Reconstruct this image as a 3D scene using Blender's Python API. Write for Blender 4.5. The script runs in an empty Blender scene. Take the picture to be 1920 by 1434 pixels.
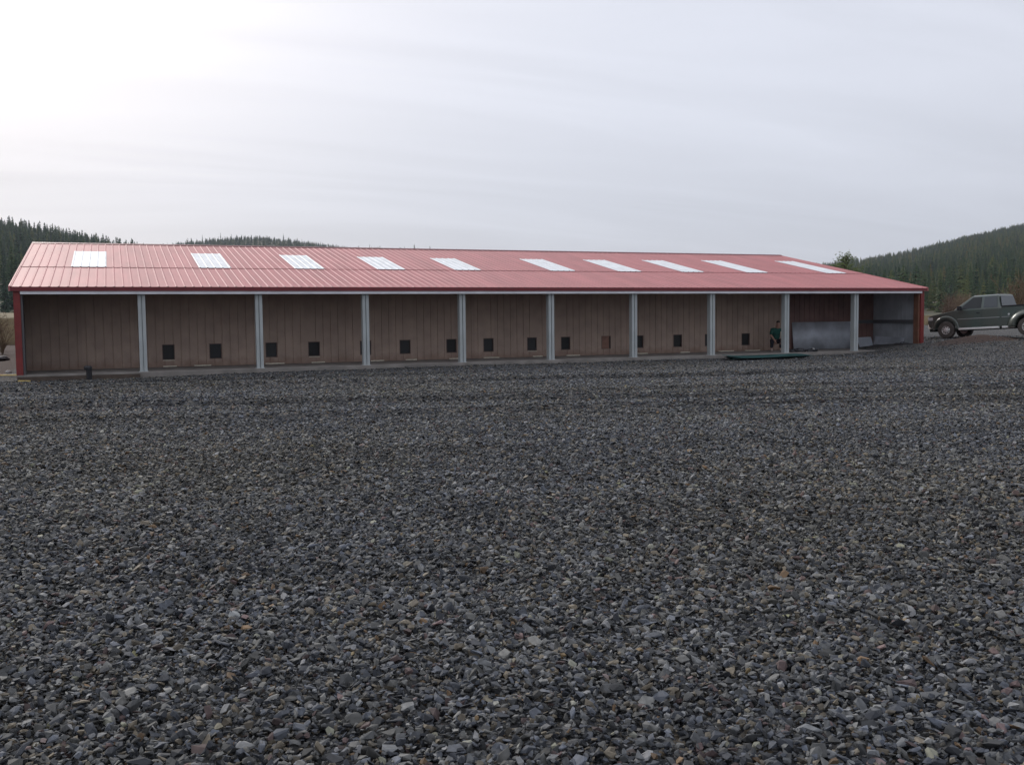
import bpy, bmesh, math, random
import numpy as np
from mathutils import Vector, Matrix, Euler
random.seed(7); rng = np.random.default_rng(11)
sc = bpy.context.scene
COL = sc.collection
F = 1826.0
CAM = np.array([2.765, -34.017, 1.600])
RT = np.array([0.925824, -0.377784, -0.011369])
UP = np.array([0.035286, 0.056448, 0.997782])
FW = np.array([0.376304, 0.924172, -0.065591])
FH = np.array([0.377117, 0.926166]); RH = np.array([0.926166, -0.377117])   # level heading and its right

# ---------------------------------------------------------------- materials
def mat(name, col=(.5,.5,.5), rough=.6, metal=0., spec=.5, nvar=0., nscale=5., bump=0., bscale=60., col2=None, coat=0., stretch=None, detail=6, panel=None, mud=None):
    m = bpy.data.materials.new(name); m.use_nodes = True
    n = m.node_tree.nodes; l = m.node_tree.links; b = n['Principled BSDF']
    b.inputs['Base Color'].default_value = (*col, 1); b.inputs['Roughness'].default_value = rough
    b.inputs['Metallic'].default_value = metal; b.inputs['Specular IOR Level'].default_value = spec
    b.inputs['Coat Weight'].default_value = coat
    tc = n.new('ShaderNodeTexCoord'); mp = n.new('ShaderNodeMapping'); l.new(tc.outputs['Object'], mp.inputs[0])
    if stretch: mp.inputs['Scale'].default_value = stretch
    if nvar > 0 or col2:
        t = n.new('ShaderNodeTexNoise'); t.inputs['Scale'].default_value = nscale; t.inputs['Detail'].default_value = detail
        l.new(mp.outputs[0], t.inputs['Vector'])
        mx = n.new('ShaderNodeMix'); mx.data_type = 'RGBA'
        c2 = col2 or tuple(max(0, c*(1-nvar)) for c in col); c1 = col if col2 else tuple(c*(1+nvar) for c in col)
        mx.inputs[6].default_value = (*c1, 1); mx.inputs[7].default_value = (*c2, 1)
        r = n.new('ShaderNodeMapRange'); r.inputs[1].default_value = .35; r.inputs[2].default_value = .65
        l.new(t.outputs['Fac'], r.inputs[0]); l.new(r.outputs[0], mx.inputs[0]); l.new(mx.outputs[2], b.inputs['Base Color'])
    if panel or mud:
        src = b.inputs['Base Color'].links[0].from_socket; sx = n.new('ShaderNodeSeparateXYZ'); l.new(tc.outputs['Object'], sx.inputs[0])
        def op(o_, a, v, c=None):
            q = n.new('ShaderNodeMath'); q.operation = o_; l.new(a, q.inputs[0])
            for k_, w_ in ((1, v), (2, c)):
                if w_ is None: continue
                if isinstance(w_, (int, float)): q.inputs[k_].default_value = w_
                else: l.new(w_, q.inputs[k_])
            return q.outputs[0]
        if panel:                                  # each pressed sheet has aged a little differently
            fl = op('FLOOR', op('DIVIDE', sx.outputs[0], panel[0]), None); wn = n.new('ShaderNodeTexWhiteNoise'); wn.noise_dimensions = '1D'; l.new(fl, wn.inputs['W'])
            fac = op('MULTIPLY_ADD', wn.outputs['Value'], panel[1]*2, 1-panel[1]); mm = n.new('ShaderNodeMix'); mm.data_type = 'RGBA'; mm.blend_type = 'MULTIPLY'; mm.inputs[0].default_value = 1
            l.new(src, mm.inputs[6]); l.new(fac, mm.inputs[7]); src = mm.outputs[2]
        if mud:                                    # splashed mud along the foot
            tn = n.new('ShaderNodeTexNoise'); tn.inputs['Scale'].default_value = 4; tn.inputs['Detail'].default_value = 8; l.new(tc.outputs['Object'], tn.inputs['Vector'])
            q = op('SUBTRACT', op('MULTIPLY', tn.outputs['Fac'], .62), sx.outputs[2]); r_ = n.new('ShaderNodeMapRange'); r_.inputs[1].default_value = -.02; r_.inputs[2].default_value = .28; r_.inputs[4].default_value = .65; l.new(q, r_.inputs[0])
            mm = n.new('ShaderNodeMix'); mm.data_type = 'RGBA'; mm.inputs[7].default_value = (*mud, 1); l.new(r_.outputs[0], mm.inputs[0]); l.new(src, mm.inputs[6]); src = mm.outputs[2]
        l.new(src, b.inputs['Base Color'])
    if bump > 0:
        t2 = n.new('ShaderNodeTexNoise'); t2.inputs['Scale'].default_value = bscale; l.new(mp.outputs[0], t2.inputs['Vector'])
        bp = n.new('ShaderNodeBump'); bp.inputs['Strength'].default_value = bump; bp.inputs['Distance'].default_value = .02
        l.new(t2.outputs['Fac'], bp.inputs['Height']); l.new(bp.outputs[0], b.inputs['Normal'])
    return m
M = {}
M['roof'] = mat('red_roof_paint', (.43,.142,.142), .60, spec=.6, panel=(.81,.05), nvar=.09, nscale=1.4, stretch=(1.6,.22,1), bump=.05, bscale=2.5)
M['red'] = mat('red_trim_paint', (.19,.023,.021), .5, nvar=.14, nscale=3)
M['fascia'] = mat('dark_red_trim', (.17,.022,.026), .45, nvar=.1, nscale=3)
M['orange'] = mat('rusty_orange_primer', (.17,.075,.045), .6, nvar=.2, nscale=4)
M['sky'] = mat('white_skylight_plastic', (.75,.77,.78), .55, nvar=.10, nscale=2.5, stretch=(2.5,.5,1))
M['galv'] = mat('galvanised_post', (.42,.45,.45), .5, metal=.1, nvar=.10, nscale=3, stretch=(1,1,.4))
M['header'] = mat('pale_header_beam', (.74,.74,.77), .5, metal=0, nvar=.08, nscale=2)
M['wall'] = mat('tan_brown_panel', (.46,.345,.275), .65, nvar=.08, nscale=2.2, col2=(.395,.295,.238), panel=(.855,.05), mud=(.25,.155,.115), bump=.05, bscale=12)
M['maroon'] = mat('maroon_panel', (.19,.105,.090), .6, nvar=.15, nscale=2)
M['inner'] = mat('pale_inside_sheet', (.40,.42,.45), .6, metal=.1, nvar=.15, nscale=1.5)
M['darkin'] = mat('dark_inside', (.06,.055,.05), .8)
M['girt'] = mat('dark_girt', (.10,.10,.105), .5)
M['concrete'] = mat('concrete', (.235,.215,.195), .85, nvar=.22, nscale=1.6, bump=.2, bscale=30)
M['found'] = mat('foundation_board', (.085,.062,.048), .85, nvar=.2, nscale=3)
M['rubber'] = mat('black_rubber_flap', (.009,.009,.010), .5)
M['flap2'] = mat('smoky_flap', (.028,.030,.034), .3)
M['frame'] = mat('brown_door_frame', (.15,.10,.085), .6)
M['redpanel'] = mat('red_brown_board', (.26,.135,.095), .6, nvar=.15, nscale=6)
M['sheet'] = mat('galvanised_sheet', (.50,.53,.58), .55, metal=.3, nvar=.25, nscale=1.2, bump=.08, bscale=1.5)
M['cream'] = mat('cream_wood', (.78,.72,.58), .7, nvar=.12, nscale=10)
M['teal'] = mat('teal_metal_sheet', (.010,.062,.060), .4, nvar=.15, nscale=2)
M['black'] = mat('black_plastic', (.014,.014,.018), .45)
M['yellow'] = mat('yellow_wood', (.62,.46,.16), .6, nvar=.12, nscale=6)
M['white'] = mat('white_cloth', (.50,.49,.47), .8)
M['grime'] = mat('dark_grimy_plastic', (.045,.042,.045), .7, nvar=.3, nscale=4)

# ---------------------------------------------------------------- mesh helpers
class MB:
    def __init__(s): s.v = []; s.f = []; s.m = []
    def add(s, vs, fs, mi=0):
        o = len(s.v); s.v += [tuple(map(float, p)) for p in vs]
        s.f += [tuple(i+o for i in f) for f in fs]; s.m += [mi]*len(fs); return s
    def box(s, x0,x1,y0,y1,z0,z1, mi=0):
        return s.add([(x0,y0,z0),(x1,y0,z0),(x1,y1,z0),(x0,y1,z0),(x0,y0,z1),(x1,y0,z1),(x1,y1,z1),(x0,y1,z1)],
              [(0,3,2,1),(4,5,6,7),(0,1,5,4),(1,2,6,5),(2,3,7,6),(3,0,4,7)], mi)
    def prism(s, poly, a0, a1, axis=1, mi=0):
        n = len(poly); vs = []
        for a in (a0, a1):
            for (p, q) in poly:
                vs.append({0:(a,p,q), 1:(p,a,q), 2:(p,q,a)}[axis])
        fs = [tuple(range(n)), tuple(range(2*n-1, n-1, -1))] + [(i, i+n, (i+1)%n+n, (i+1)%n) for i in range(n)]
        return s.add(vs, fs, mi)
    def rings(s, rs, mi=0, cap=True):
        n = len(rs[0]); vs = [p for r in rs for p in r]; fs = []
        for k in range(len(rs)-1):
            for i in range(n):
                j = (i+1) % n; fs.append((k*n+i, k*n+j, (k+1)*n+j, (k+1)*n+i))
        if cap: fs += [tuple(range(n-1,-1,-1)), tuple((len(rs)-1)*n+i for i in range(n))]
        return s.add(vs, fs, mi)
    def lathe(s, prof, c=(0,0,0), n=24, axis=2, mi=0, cap=True):
        rs = []
        for r, h in prof:
            ring = []
            for i in range(n):
                a = 2*math.pi*i/n; u, w = r*math.cos(a), r*math.sin(a)
                ring.append({2:(c[0]+u,c[1]+w,c[2]+h), 1:(c[0]+u,c[1]+h,c[2]+w), 0:(c[0]+h,c[1]+u,c[2]+w)}[axis])
            rs.append(ring)
        return s.rings(rs, mi, cap)
    def tube(s, pts, r, n=8, mi=0):
        rs = []; P = [Vector(p) for p in pts]
        for k, p in enumerate(P):
            d = (P[min(k+1,len(P)-1)]-P[max(k-1,0)]).normalized()
            a = d.orthogonal().normalized(); b = d.cross(a)
            rr = r[k] if isinstance(r,(list,tuple)) else r
            rs.append([tuple(p + a*rr*math.cos(2*math.pi*i/n) + b*rr*math.sin(2*math.pi*i/n)) for i in range(n)])
        return s.rings(rs, mi)
    def build(s, name, m, parent=None, smooth=False, bevel=0, seg=2, fix=True, link=True):
        me = bpy.data.meshes.new(name); me.from_pydata(s.v, [], s.f)
        for mm in (m if isinstance(m,(list,tuple)) else [m]): me.materials.append(mm)
        if any(s.m): me.polygons.foreach_set('material_index', s.m)
        if fix and len(s.f) < 60000:
            bm = bmesh.new(); bm.from_mesh(me); bmesh.ops.recalc_face_normals(bm, faces=bm.faces); bm.to_mesh(me); bm.free()
        if smooth: me.polygons.foreach_set('use_smooth', [True]*len(me.polygons))
        me.update(); o = bpy.data.objects.new(name, me)
        if link: COL.objects.link(o)
        if parent: o.parent = parent
        if bevel:
            b = o.modifiers.new('bevel','BEVEL'); b.width = bevel; b.segments = seg; b.limit_method = 'ANGLE'; b.angle_limit = math.radians(35)
        return o
def empty(name, loc=(0,0,0), rz=0):
    o = bpy.data.objects.new(name, None); COL.objects.link(o); o.location = loc; o.rotation_euler = (0,0,rz); o.empty_display_size = .3; return o
def tag(o, label, cat, group=None, kind=None):
    if label: o['label'] = label
    if cat: o['category'] = cat
    if group: o['group'] = group
    if kind: o['kind'] = kind
    return o

# ---------------------------------------------------------------- camera
cam = bpy.data.cameras.new('camera'); co = bpy.data.objects.new('camera', cam); COL.objects.link(co)
cam.sensor_width = 36; cam.lens = F/1920*36; cam.clip_end = 9000; cam.clip_start = .1
mw = Matrix.Identity(4)
for i in range(3):
    mw[i][0] = RT[i]; mw[i][1] = UP[i]; mw[i][2] = -FW[i]; mw[i][3] = CAM[i]
co.matrix_world = mw; sc.camera = co

# ---------------------------------------------------------------- terrain height
def sstep(t): t = np.clip(t, 0, 1); return t*t*(3-2*t)
def camxz(x, y):
    dx, dy = x-CAM[0], y-CAM[1]
    return dx*RH[0]+dy*RH[1], dx*FH[0]+dy*FH[1]
def hsh(x, y):   # cheap smooth wobble
    return (np.sin(x*1.7+np.sin(y*.9)*1.3)+np.sin(y*2.1+np.sin(x*1.1)*1.7)+np.sin((x+y)*.83+1.1))/3
def gz(x, y):
    x = np.asarray(x, float); y = np.asarray(y, float)
    X, Z = camxz(x, y)
    a = 960 + F*X/np.maximum(Z, 8.)
    h = np.full(x.shape, -.12) + .018*hsh(x*.55, y*.55) + .013*hsh(x*2.6, y*2.9) + .010*hsh(x*6.1+3, y*5.3)
    # wheel ruts running across the yard
    for (y0, sl, w, d) in ((-12.6, -.28, .24, .13), (-10.9, -.26, .26, .04), (-6.6, -.20, .2, .12), (-7.9, -.12, .2, .05), (-15.3,-.27,.25,.09), (-4.3,-.05,.25,.05)):
        c = y0 + sl*(x-2) + .35*np.sin(x*.33+y0); t = (y-c)/w
        h += -d*np.exp(-t*t) + .55*d*np.exp(-((t-2.1)/1.1)**2)
    # ground falls away a little at the left end of the slab
    h -= .10*np.exp(-((x-1.8)/3.2)**2)*np.exp(-((y+.6)/1.6)**2)
    # and climbs to the right of the building
    rr = sstep((X-14.0-.0*Z)/7.0)*sstep((Z-33)/11.)
    h += .55*rr
    h -= .06*np.exp(-(((x-27.3)/3.)**2+((y+1.3)/1.2)**2)**2)
    h += .22*np.exp(-(((x-38.4)/1.5)**2+((y+1.8)/.9)**2)) * (Z>5)
    # far slopes
    left = 1-sstep((a-300)/500.)
    h += left*.0215*np.clip(Z-36, 0, 220) + (1-left)*.0022*np.clip(Z-60, 0, 300)
    return h
def soil_mask(x, y):
    X, Z = camxz(x, y); w = .4*hsh(x*1.3, y*1.7)
    s = np.zeros(np.shape(x))
    s = np.maximum(s, np.exp(-(((x-.4)/3.0)**2+((y+12.9+.28*(x-.4)-.5)/.62)**2)*(1+w)))          # red strip at left
    s = np.maximum(s, .9*np.exp(-(((x-27.6)/2.4)**2+((y+13.2-.25*(x-27))/.5)**2)*(1+w)))
    s = np.maximum(s, 1.3*np.exp(-(((x-38.0)/2.4)**2+((y+2.0)/1.25)**2)))                   # dirt heap
    s = np.maximum(s, .85*np.exp(-(((x-5.5)/2.6)**2+((y+7.4+.2*(x-5.5))/.32)**2)*(1+w)))
    s = np.maximum(s, .7*np.exp(-(((x-17.5)/3.)**2+((y+8.6+.1*(x-17.5))/.4)**2)*(1+2*w)))
    s = np.maximum(s, sstep((-.35-x)/.9)*sstep((y+1.5)/2.))                                  # bare earth beside left wall
    return np.clip(s, 0, 1)
def grass_mask(x, y):
    X, Z = camxz(x, y); a = 960+F*X/np.maximum(Z, 8.)
    l = sstep((Z-58+4*hsh(x*.1,y*.1))/14.)*(1-sstep((a-600)/200))
    r = sstep((Z-92+8*hsh(x*.05,y*.07))/8.)
    return np.clip(l+r, 0, 1)

def axis(lo, hi, fine_lo, fine_hi, step):
    c = list(np.arange(fine_lo, fine_hi+1e-6, step)); s = step; p = fine_hi
    while p < hi: s *= 1.16; p += s; c.append(p)
    s = step; p = fine_lo
    while p > lo: s *= 1.16; p -= s; c.insert(0, p)
    return np.array(c)
def grid_obj(name, xs, ys, hf, m, attrs=None, cut=None):
    X, Y = np.meshgrid(xs, ys); Zc = hf(X, Y); nx, ny = len(xs), len(ys)
    v = np.stack([X, Y, Zc], -1).reshape(-1, 3)
    i = np.arange(nx-1)[None]+np.arange(ny-1)[:,None]*nx
    f = np.stack([i, i+1, i+1+nx, i+nx], -1).reshape(-1, 4)
    me = bpy.data.meshes.new(name); me.vertices.add(len(v)); me.vertices.foreach_set('co', v.ravel())
    me.loops.add(f.size); me.loops.foreach_set('vertex_index', f.ravel().astype('i')); me.polygons.add(len(f))
    me.polygons.foreach_set('loop_start', np.arange(0, f.size, 4, dtype='i')); me.polygons.foreach_set('use_smooth', [True]*len(f))
    me.update(calc_edges=True); me.validate()
    for k, fn in (attrs or {}).items():
        at = me.attributes.new(k, 'FLOAT', 'POINT'); at.data.foreach_set('value', fn(X, Y).ravel().astype('f'))
    me.materials.append(m); o = bpy.data.objects.new(name, me); COL.objects.link(o); return o

# ground material: crushed dark rock, red earth, dry grass - by surveyed masks broken up with noise
def ground_mat():
    m = bpy.data.materials.new('yard_ground'); m.use_nodes = True; n = m.node_tree.nodes; l = m.node_tree.links; b = n['Principled BSDF']
    tc = n.new('ShaderNodeTexCoord')
    def noise(sc_, d=6, r=.6):
        t = n.new('ShaderNodeTexNoise'); t.inputs['Scale'].default_value = sc_; t.inputs['Detail'].default_value = d; t.inputs['Roughness'].default_value = r
        l.new(tc.outputs['Object'], t.inputs['Vector']); return t
    vo = n.new('ShaderNodeTexVoronoi'); vo.inputs['Scale'].default_value = 24; l.new(tc.outputs['Object'], vo.inputs['Vector'])
    sep = n.new('ShaderNodeSeparateColor'); l.new(vo.outputs['Color'], sep.inputs[0])
    cr = n.new('ShaderNodeValToRGB'); e = cr.color_ramp
    e.elements[0].position = 0; e.elements[0].color = (.033,.034,.037,1)
    e.elements[1].position = 1; e.elements[1].color = (.19,.185,.18,1)
    for p, c in ((.35,(.052,.053,.056,1)),(.65,(.080,.080,.080,1)),(.86,(.115,.111,.102,1)),(.94,(.15,.115,.075,1))):
        x = e.elements.new(p); x.color = c
    l.new(sep.outputs[0], cr.inputs[0])
    dt = n.new('ShaderNodeMapRange'); dt.inputs[1].default_value = 0; dt.inputs[2].default_value = .9; dt.inputs[3].default_value = 1.05; dt.inputs[4].default_value = .45
    l.new(vo.outputs['Distance'], dt.inputs[0])
    def mixc(f, a, b_, t='MIX'):
        x = n.new('ShaderNodeMix'); x.data_type = 'RGBA'; x.blend_type = t
        for k, v in ((0, f), (6, a), (7, b_)):
            if isinstance(v, (float, int)): x.inputs[k].default_value = v
            elif isinstance(v, tuple): x.inputs[k].default_value = (*v, 1)
            else: l.new(v, x.inputs[k])
        return x.outputs[2]
    big = noise(.35, 4); bigr = n.new('ShaderNodeMapRange'); bigr.inputs[1].default_value=.3; bigr.inputs[2].default_value=.7; bigr.inputs[3].default_value=.86; bigr.inputs[4].default_value=1.14
    l.new(big.outputs['Fac'], bigr.inputs[0])
    g = mixc(1., cr.outputs[0], bigr.outputs[0], 'MULTIPLY')
    so = noise(9, 8, .7); soil = mixc(so.outputs['Fac'], (.088,.054,.041), (.052,.040,.034))
    gn = noise(1.2, 10, .75); grass = mixc(gn.outputs['Fac'], (.27,.215,.125), (.15,.125,.075))
    def mask(name, nz, amp):
        a = n.new('ShaderNodeAttribute'); a.attribute_name = name
        s = n.new('ShaderNodeMath'); s.operation = 'MULTIPLY_ADD'; l.new(nz.outputs['Fac'], s.inputs[0]); s.inputs[1].default_value = amp; s.inputs[2].default_value = -amp*.5
        q = n.new('ShaderNodeMath'); l.new(a.outputs['Fac'], q.inputs[0]); l.new(s.outputs[0], q.inputs[1])
        r = n.new('ShaderNodeMapRange'); r.inputs[1].default_value = .35; r.inputs[2].default_value = .6; l.new(q.outputs[0], r.inputs[0]); return r.outputs[0]
    c = mixc(mask('soil', noise(5,6), .7), g, soil); c = mixc(mask('grass', noise(.25,8), .5), c, grass)
    l.new(c, b.inputs['Base Color']); b.inputs['Roughness'].default_value = .9; b.inputs['Specular IOR Level'].default_value = .25
    inv = n.new('ShaderNodeMath'); inv.operation = 'SUBTRACT'; inv.inputs[0].default_value = 1; l.new(vo.outputs['Distance'], inv.inputs[1])
    bp = n.new('ShaderNodeBump'); bp.inputs['Strength'].default_value = .9; bp.inputs['Distance'].default_value = .03
    l.new(inv.outputs[0], bp.inputs['Height']); l.new(bp.outputs[0], b.inputs['Normal']); return m
xs = axis(-3300, 3300, -14, 46, .2); ys = axis(-3300, 3300, -33, 6, .16)
ground = grid_obj('ground', xs, ys, gz, ground_mat(), {'soil': soil_mask, 'grass': grass_mask}); tag(ground, None, None, kind='structure')

# ---------------------------------------------------------------- loose stones
LIB = []                                     # prototypes for the stuff, reached only through node groups
def proto_coll(name, objs):
    c = bpy.data.collections.new(name)
    for o in objs: c.objects.link(o)
    LIB.append(c); return c
def stone_mat():
    m = bpy.data.materials.new('crushed_rock'); m.use_nodes = True; n = m.node_tree.nodes; l = m.node_tree.links; b = n['Principled BSDF']
    a = n.new('ShaderNodeAttribute'); a.attribute_type = 'INSTANCER'; a.attribute_name = 'tint'
    tc = n.new('ShaderNodeTexCoord'); t = n.new('ShaderNodeTexNoise'); t.inputs['Scale'].default_value = 3.0; t.inputs['Detail'].default_value = 5
    l.new(tc.outputs['Object'], t.inputs['Vector'])
    r = n.new('ShaderNodeMapRange'); r.inputs[1].default_value=.3; r.inputs[2].default_value=.7; r.inputs[3].default_value=.72; r.inputs[4].default_value=1.25; l.new(t.outputs['Fac'], r.inputs[0])
    x = n.new('ShaderNodeMix'); x.data_type='RGBA'; x.blend_type='MULTIPLY'; x.inputs[0].default_value = 1; l.new(a.outputs['Color'], x.inputs[6]); l.new(r.outputs[0], x.inputs[7])
    l.new(x.outputs[2], b.inputs['Base Color']); b.inputs['Roughness'].default_value = .72; b.inputs['Specular IOR Level'].default_value = .35
    return m
SM = stone_mat(); stones = []
for k in range(22):
    bm = bmesh.new(); fl = random.uniform(.26, .62); el = random.uniform(.6, .95)
    for i in range(random.randint(10, 16)):
        v = Vector((random.gauss(0,1), random.gauss(0,1), random.gauss(0,1))).normalized()*random.uniform(.8, 1.)
        v.x = round(v.x*1.6)/1.6*.35+v.x*.65
        bm.verts.new((v.x*.5, v.y*.5*el, v.z*.5*fl))
    r = bmesh.ops.convex_hull(bm, input=bm.verts); bmesh.ops.delete(bm, geom=list({g for g in r['geom_interior']+r['geom_unused'] if isinstance(g, bmesh.types.BMVert)}), context='VERTS')
    me = bpy.data.meshes.new('stone'); bm.to_mesh(me); bm.free(); me.materials.append(SM)
    stones.append(bpy.data.objects.new('stone_shape_%02d' % k, me))
stone_coll = proto_coll('stone_shapes', stones)

def scatter(name, pts, rot, scl, idx, coll, tint=None):
    me = bpy.data.meshes.new(name); n = len(pts); me.vertices.add(n); me.vertices.foreach_set('co', np.asarray(pts, 'f').ravel())
    for nm, arr in (('rot', rot), ('scl', scl)):
        at = me.attributes.new(nm, 'FLOAT_VECTOR', 'POINT'); at.data.foreach_set('vector', np.asarray(arr, 'f').ravel())
    at = me.attributes.new('idx', 'INT', 'POINT'); at.data.foreach_set('value', np.asarray(idx, 'i'))
    if tint is not None:
        at = me.attributes.new('tint', 'FLOAT_COLOR', 'POINT'); at.data.foreach_set('color', np.asarray(np.c_[tint, np.ones(n)], 'f').ravel())
    o = bpy.data.objects.new(name, me); COL.objects.link(o)
    ng = bpy.data.node_groups.new(name+'_nodes', 'GeometryNodeTree')
    ng.interface.new_socket('Geometry', in_out='INPUT', socket_type='NodeSocketGeometry'); ng.interface.new_socket('Geometry', in_out='OUTPUT', socket_type='NodeSocketGeometry')
    N = ng.nodes; L = ng.links; gi = N.new('NodeGroupInput'); go = N.new('NodeGroupOutput'); ip = N.new('GeometryNodeInstanceOnPoints')
    ci = N.new('GeometryNodeCollectionInfo'); ci.inputs['Collection'].default_value = coll; ci.inputs['Separate Children'].default_value = True; ci.inputs['Reset Children'].default_value = True
    L.new(gi.outputs[0], ip.inputs['Points']); L.new(ci.outputs[0], ip.inputs['Instance']); ip.inputs['Pick Instance'].default_value = True
    for nm, ty, so in (('idx','INT','Instance Index'),('rot','FLOAT_VECTOR','Rotation'),('scl','FLOAT_VECTOR','Scale')):
        a = N.new('GeometryNodeInputNamedAttribute'); a.data_type = ty; a.inputs['Name'].default_value = nm
        src = a.outputs[0]
        if so == 'Rotation':
            e2 = N.new('FunctionNodeEulerToRotation'); L.new(src, e2.inputs[0]); src = e2.outputs[0]
        L.new(src, ip.inputs[so])
    L.new(ip.outputs[0], go.inputs[0]); md = o.modifiers.new('scatter', 'NODES'); md.node_group = ng
    return o
def stone_field(z0, z1, dens, s0, s1, lift, sp=.82):
    area = sp*(z1*z1-z0*z0); n = int(area*dens)
    Z = np.sqrt(rng.uniform(z0*z0, z1*z1, n)); X = rng.uniform(-sp, sp, n)*Z
    x = CAM[0]+X*RH[0]+Z*FH[0]; y = CAM[1]+X*RH[1]+Z*FH[1]
    keep = (y < -.35) | (x > 37.4); keep &= rng.uniform(0,1,n) > soil_mask(x, y)*.93
    tr = ((x-39.7)**2+(y+.9)**2 < .1)
    x, y = x[keep & ~tr], y[keep & ~tr]; n = len(x)
    s = s0*np.exp(rng.normal(0, .42, n)); s = np.clip(s, s0*.45, s1)
    z = gz(x, y) + s*.10 + rng.uniform(0, lift, n)
    rot = np.c_[rng.normal(0,.46,n), rng.normal(0,.46,n), rng.uniform(0,6.28,n)]
    return np.c_[x,y,z], rot, s
parts = [stone_field(1.6, 5, 2600, .0355, .098, .044), stone_field(5, 9.5, 2050, .0365, .092, .042), stone_field(9.5, 17, 1150, .040, .10, .036, .95), stone_field(17, 31, 360, .052, .10, .022, .95), stone_field(31, 50, 90, .055, .09, .01, .8)]
P = np.concatenate([p[0] for p in parts]); Rr = np.concatenate([p[1] for p in parts]); S = np.concatenate([p[2] for p in parts]); n = len(P)
k = rng.uniform(0, 1, n); base = np.zeros((n,3)); br = .70*np.exp(rng.normal(0, .50, n))
base[:] = (.078,.084,.095)
base[k>.36] = (.112,.114,.112); base[k>.62] = (.165,.162,.148); base[k>.84] = (.190,.160,.115); base[k>.945] = (.12,.082,.075); base[k>.976] = (.20,.125,.065); base[k>.988] = (.21,.205,.195)
warm = (.5+.5*hsh(P[:,0]*.45, P[:,1]*.4))[:,None]
band_tone = np.sin(P[:,1]*1.35+.35*P[:,0]+1.6*np.sin(P[:,0]*.21))*.5+np.sin(P[:,1]*2.9+.8*P[:,0]+1.2*np.sin(P[:,0]*.4+P[:,1]*.3))*.3  # stone tone swings lighter and darker in long bands
for (y0, sl, w_) in ((-12.6,-.28,.34),(-6.6,-.20,.30),(-15.3,-.27,.36),(-10.9,-.26,.28)):      # darker stones along the wheel tracks
    cc = y0+sl*(P[:,0]-2)+.35*np.sin(P[:,0]*.33+y0); band_tone = band_tone-2.0*np.exp(-((P[:,1]-cc)/w_)**2)*(.6+.4*np.sin(P[:,0]*.5+y0*3))
dist = sstep((P[:,1]+7)/4.)*(P[:,0] < 37)
tint = base*br[:,None]*(1+.18*band_tone[:,None])*(.93+.20*sstep((P[:,0]-2)/16.))[:,None]*(1+.14*hsh(P[:,0]*1.9+4,P[:,1]*2.2))[:,None]*1.06*(1-.25*dist[:,None])*(1+.10*(warm-.5)*np.array([1.4,.6,-1.2]))
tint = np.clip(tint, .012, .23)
S3 = np.c_[S*rng.uniform(.85,1.35,n), S, S*rng.uniform(.8,1.2,n)]
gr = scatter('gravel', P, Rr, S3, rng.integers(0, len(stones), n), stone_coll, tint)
tag(gr, 'angular dark blue grey crushed gravel covering the whole yard', 'gravel', kind='stuff')

# ---------------------------------------------------------------- the kennel building
L0, L1 = -.10, 36.79; WB = 3.05; RW = 10.36; HE = 2.754; HR = 4.865; SL = (HR-HE)/(RW+.2); DEP = 2*RW+.2
POSTS = [3.62, 7.35, 11.05, 14.68, 18.28, 21.90, 25.55, 29.28, 33.00]
bld = empty('kennel_building'); tag(bld, 'long open fronted kennel building with red metal roof, grey posts and brown back wall', 'building')
def roof_z(w): return HE + SL*(w+.2) if w < RW else HR - SL*(w-RW)
PIT = .27
def rib_profile(u0, u1, phase=.12):
    c = {u0: 0., u1: 0.}; k = math.floor((u0-phase)/PIT)
    while phase+k*PIT < u1+PIT:
        x = phase+k*PIT
        for dx, h in ((-.032,0),(-.012,.016),(.012,.016),(.032,0)):
            if u0 < x+dx < u1: c[x+dx] = h
        k += 1
    return sorted(c.items())
def roof_sheet(mb, u0, u1, w0, w1, lift, th=.004, mi=0):
    pr = rib_profile(u0, u1); n = len(pr); vs = []
    for w, z in ((w0, roof_z(w0)), (w1, roof_z(w1))):
        for t in (0, -th): vs += [(u, w, z+h+lift+t) for u, h in pr]
    fs = []
    for i in range(n-1):
        fs += [(i, i+1, 2*n+i+1, 2*n+i), (n+i+1, n+i, 3*n+i, 3*n+i+1), (i+1, i, n+i, n+i+1), (2*n+i, 2*n+i+1, 3*n+i+1, 3*n+i)]
    fs += [(0, 2*n, 3*n, n), (n-1, 2*n-1, 4*n-1, 3*n-1)]
    mb.add(vs, fs, mi)
rb = MB(); roof_sheet(rb, L0-.08, L1+.08, -.2, 3.98, 0.); roof_sheet(rb, L0-.08, L1+.08, 3.88, RW, .018)
rb.add([(L0-.08, RW, HR), (L1+.08, RW, HR), (L1+.08, DEP+.1, roof_z(DEP+.1)), (L0-.08, DEP+.1, roof_z(DEP+.1)),
        (L0-.08, RW, HR-.02), (L1+.08, RW, HR-.02), (L1+.08, DEP+.1, roof_z(DEP+.1)-.02), (L0-.08, DEP+.1, roof_z(DEP+.1)-.02)],
       [(0,1,2,3),(4,7,6,5),(0,4,5,1),(1,5,6,2),(2,6,7,3),(3,7,4,0)])
roof = rb.build('roof', M['roof'], bld, fix=False)
for (a, b, w1) in ((1.37,2.46,7.95),(5.86,6.95,7.78),(9.21,10.25,7.65),(12.47,13.49,7.4),(15.68,16.72,7.28),(19.97,21.02,7.4),(23.26,24.27,7.42),(26.60,27.58,7.55),(30.02,31.02,7.77),(34.68,35.64,7.93)):
    s = MB(); k = round((a-.12)/PIT)*PIT+.12-.04; roof_sheet(s, k, k+4*PIT+.08, 3.86, w1, .032); s.build('skylight', M['sky'], roof, fix=False)
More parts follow.
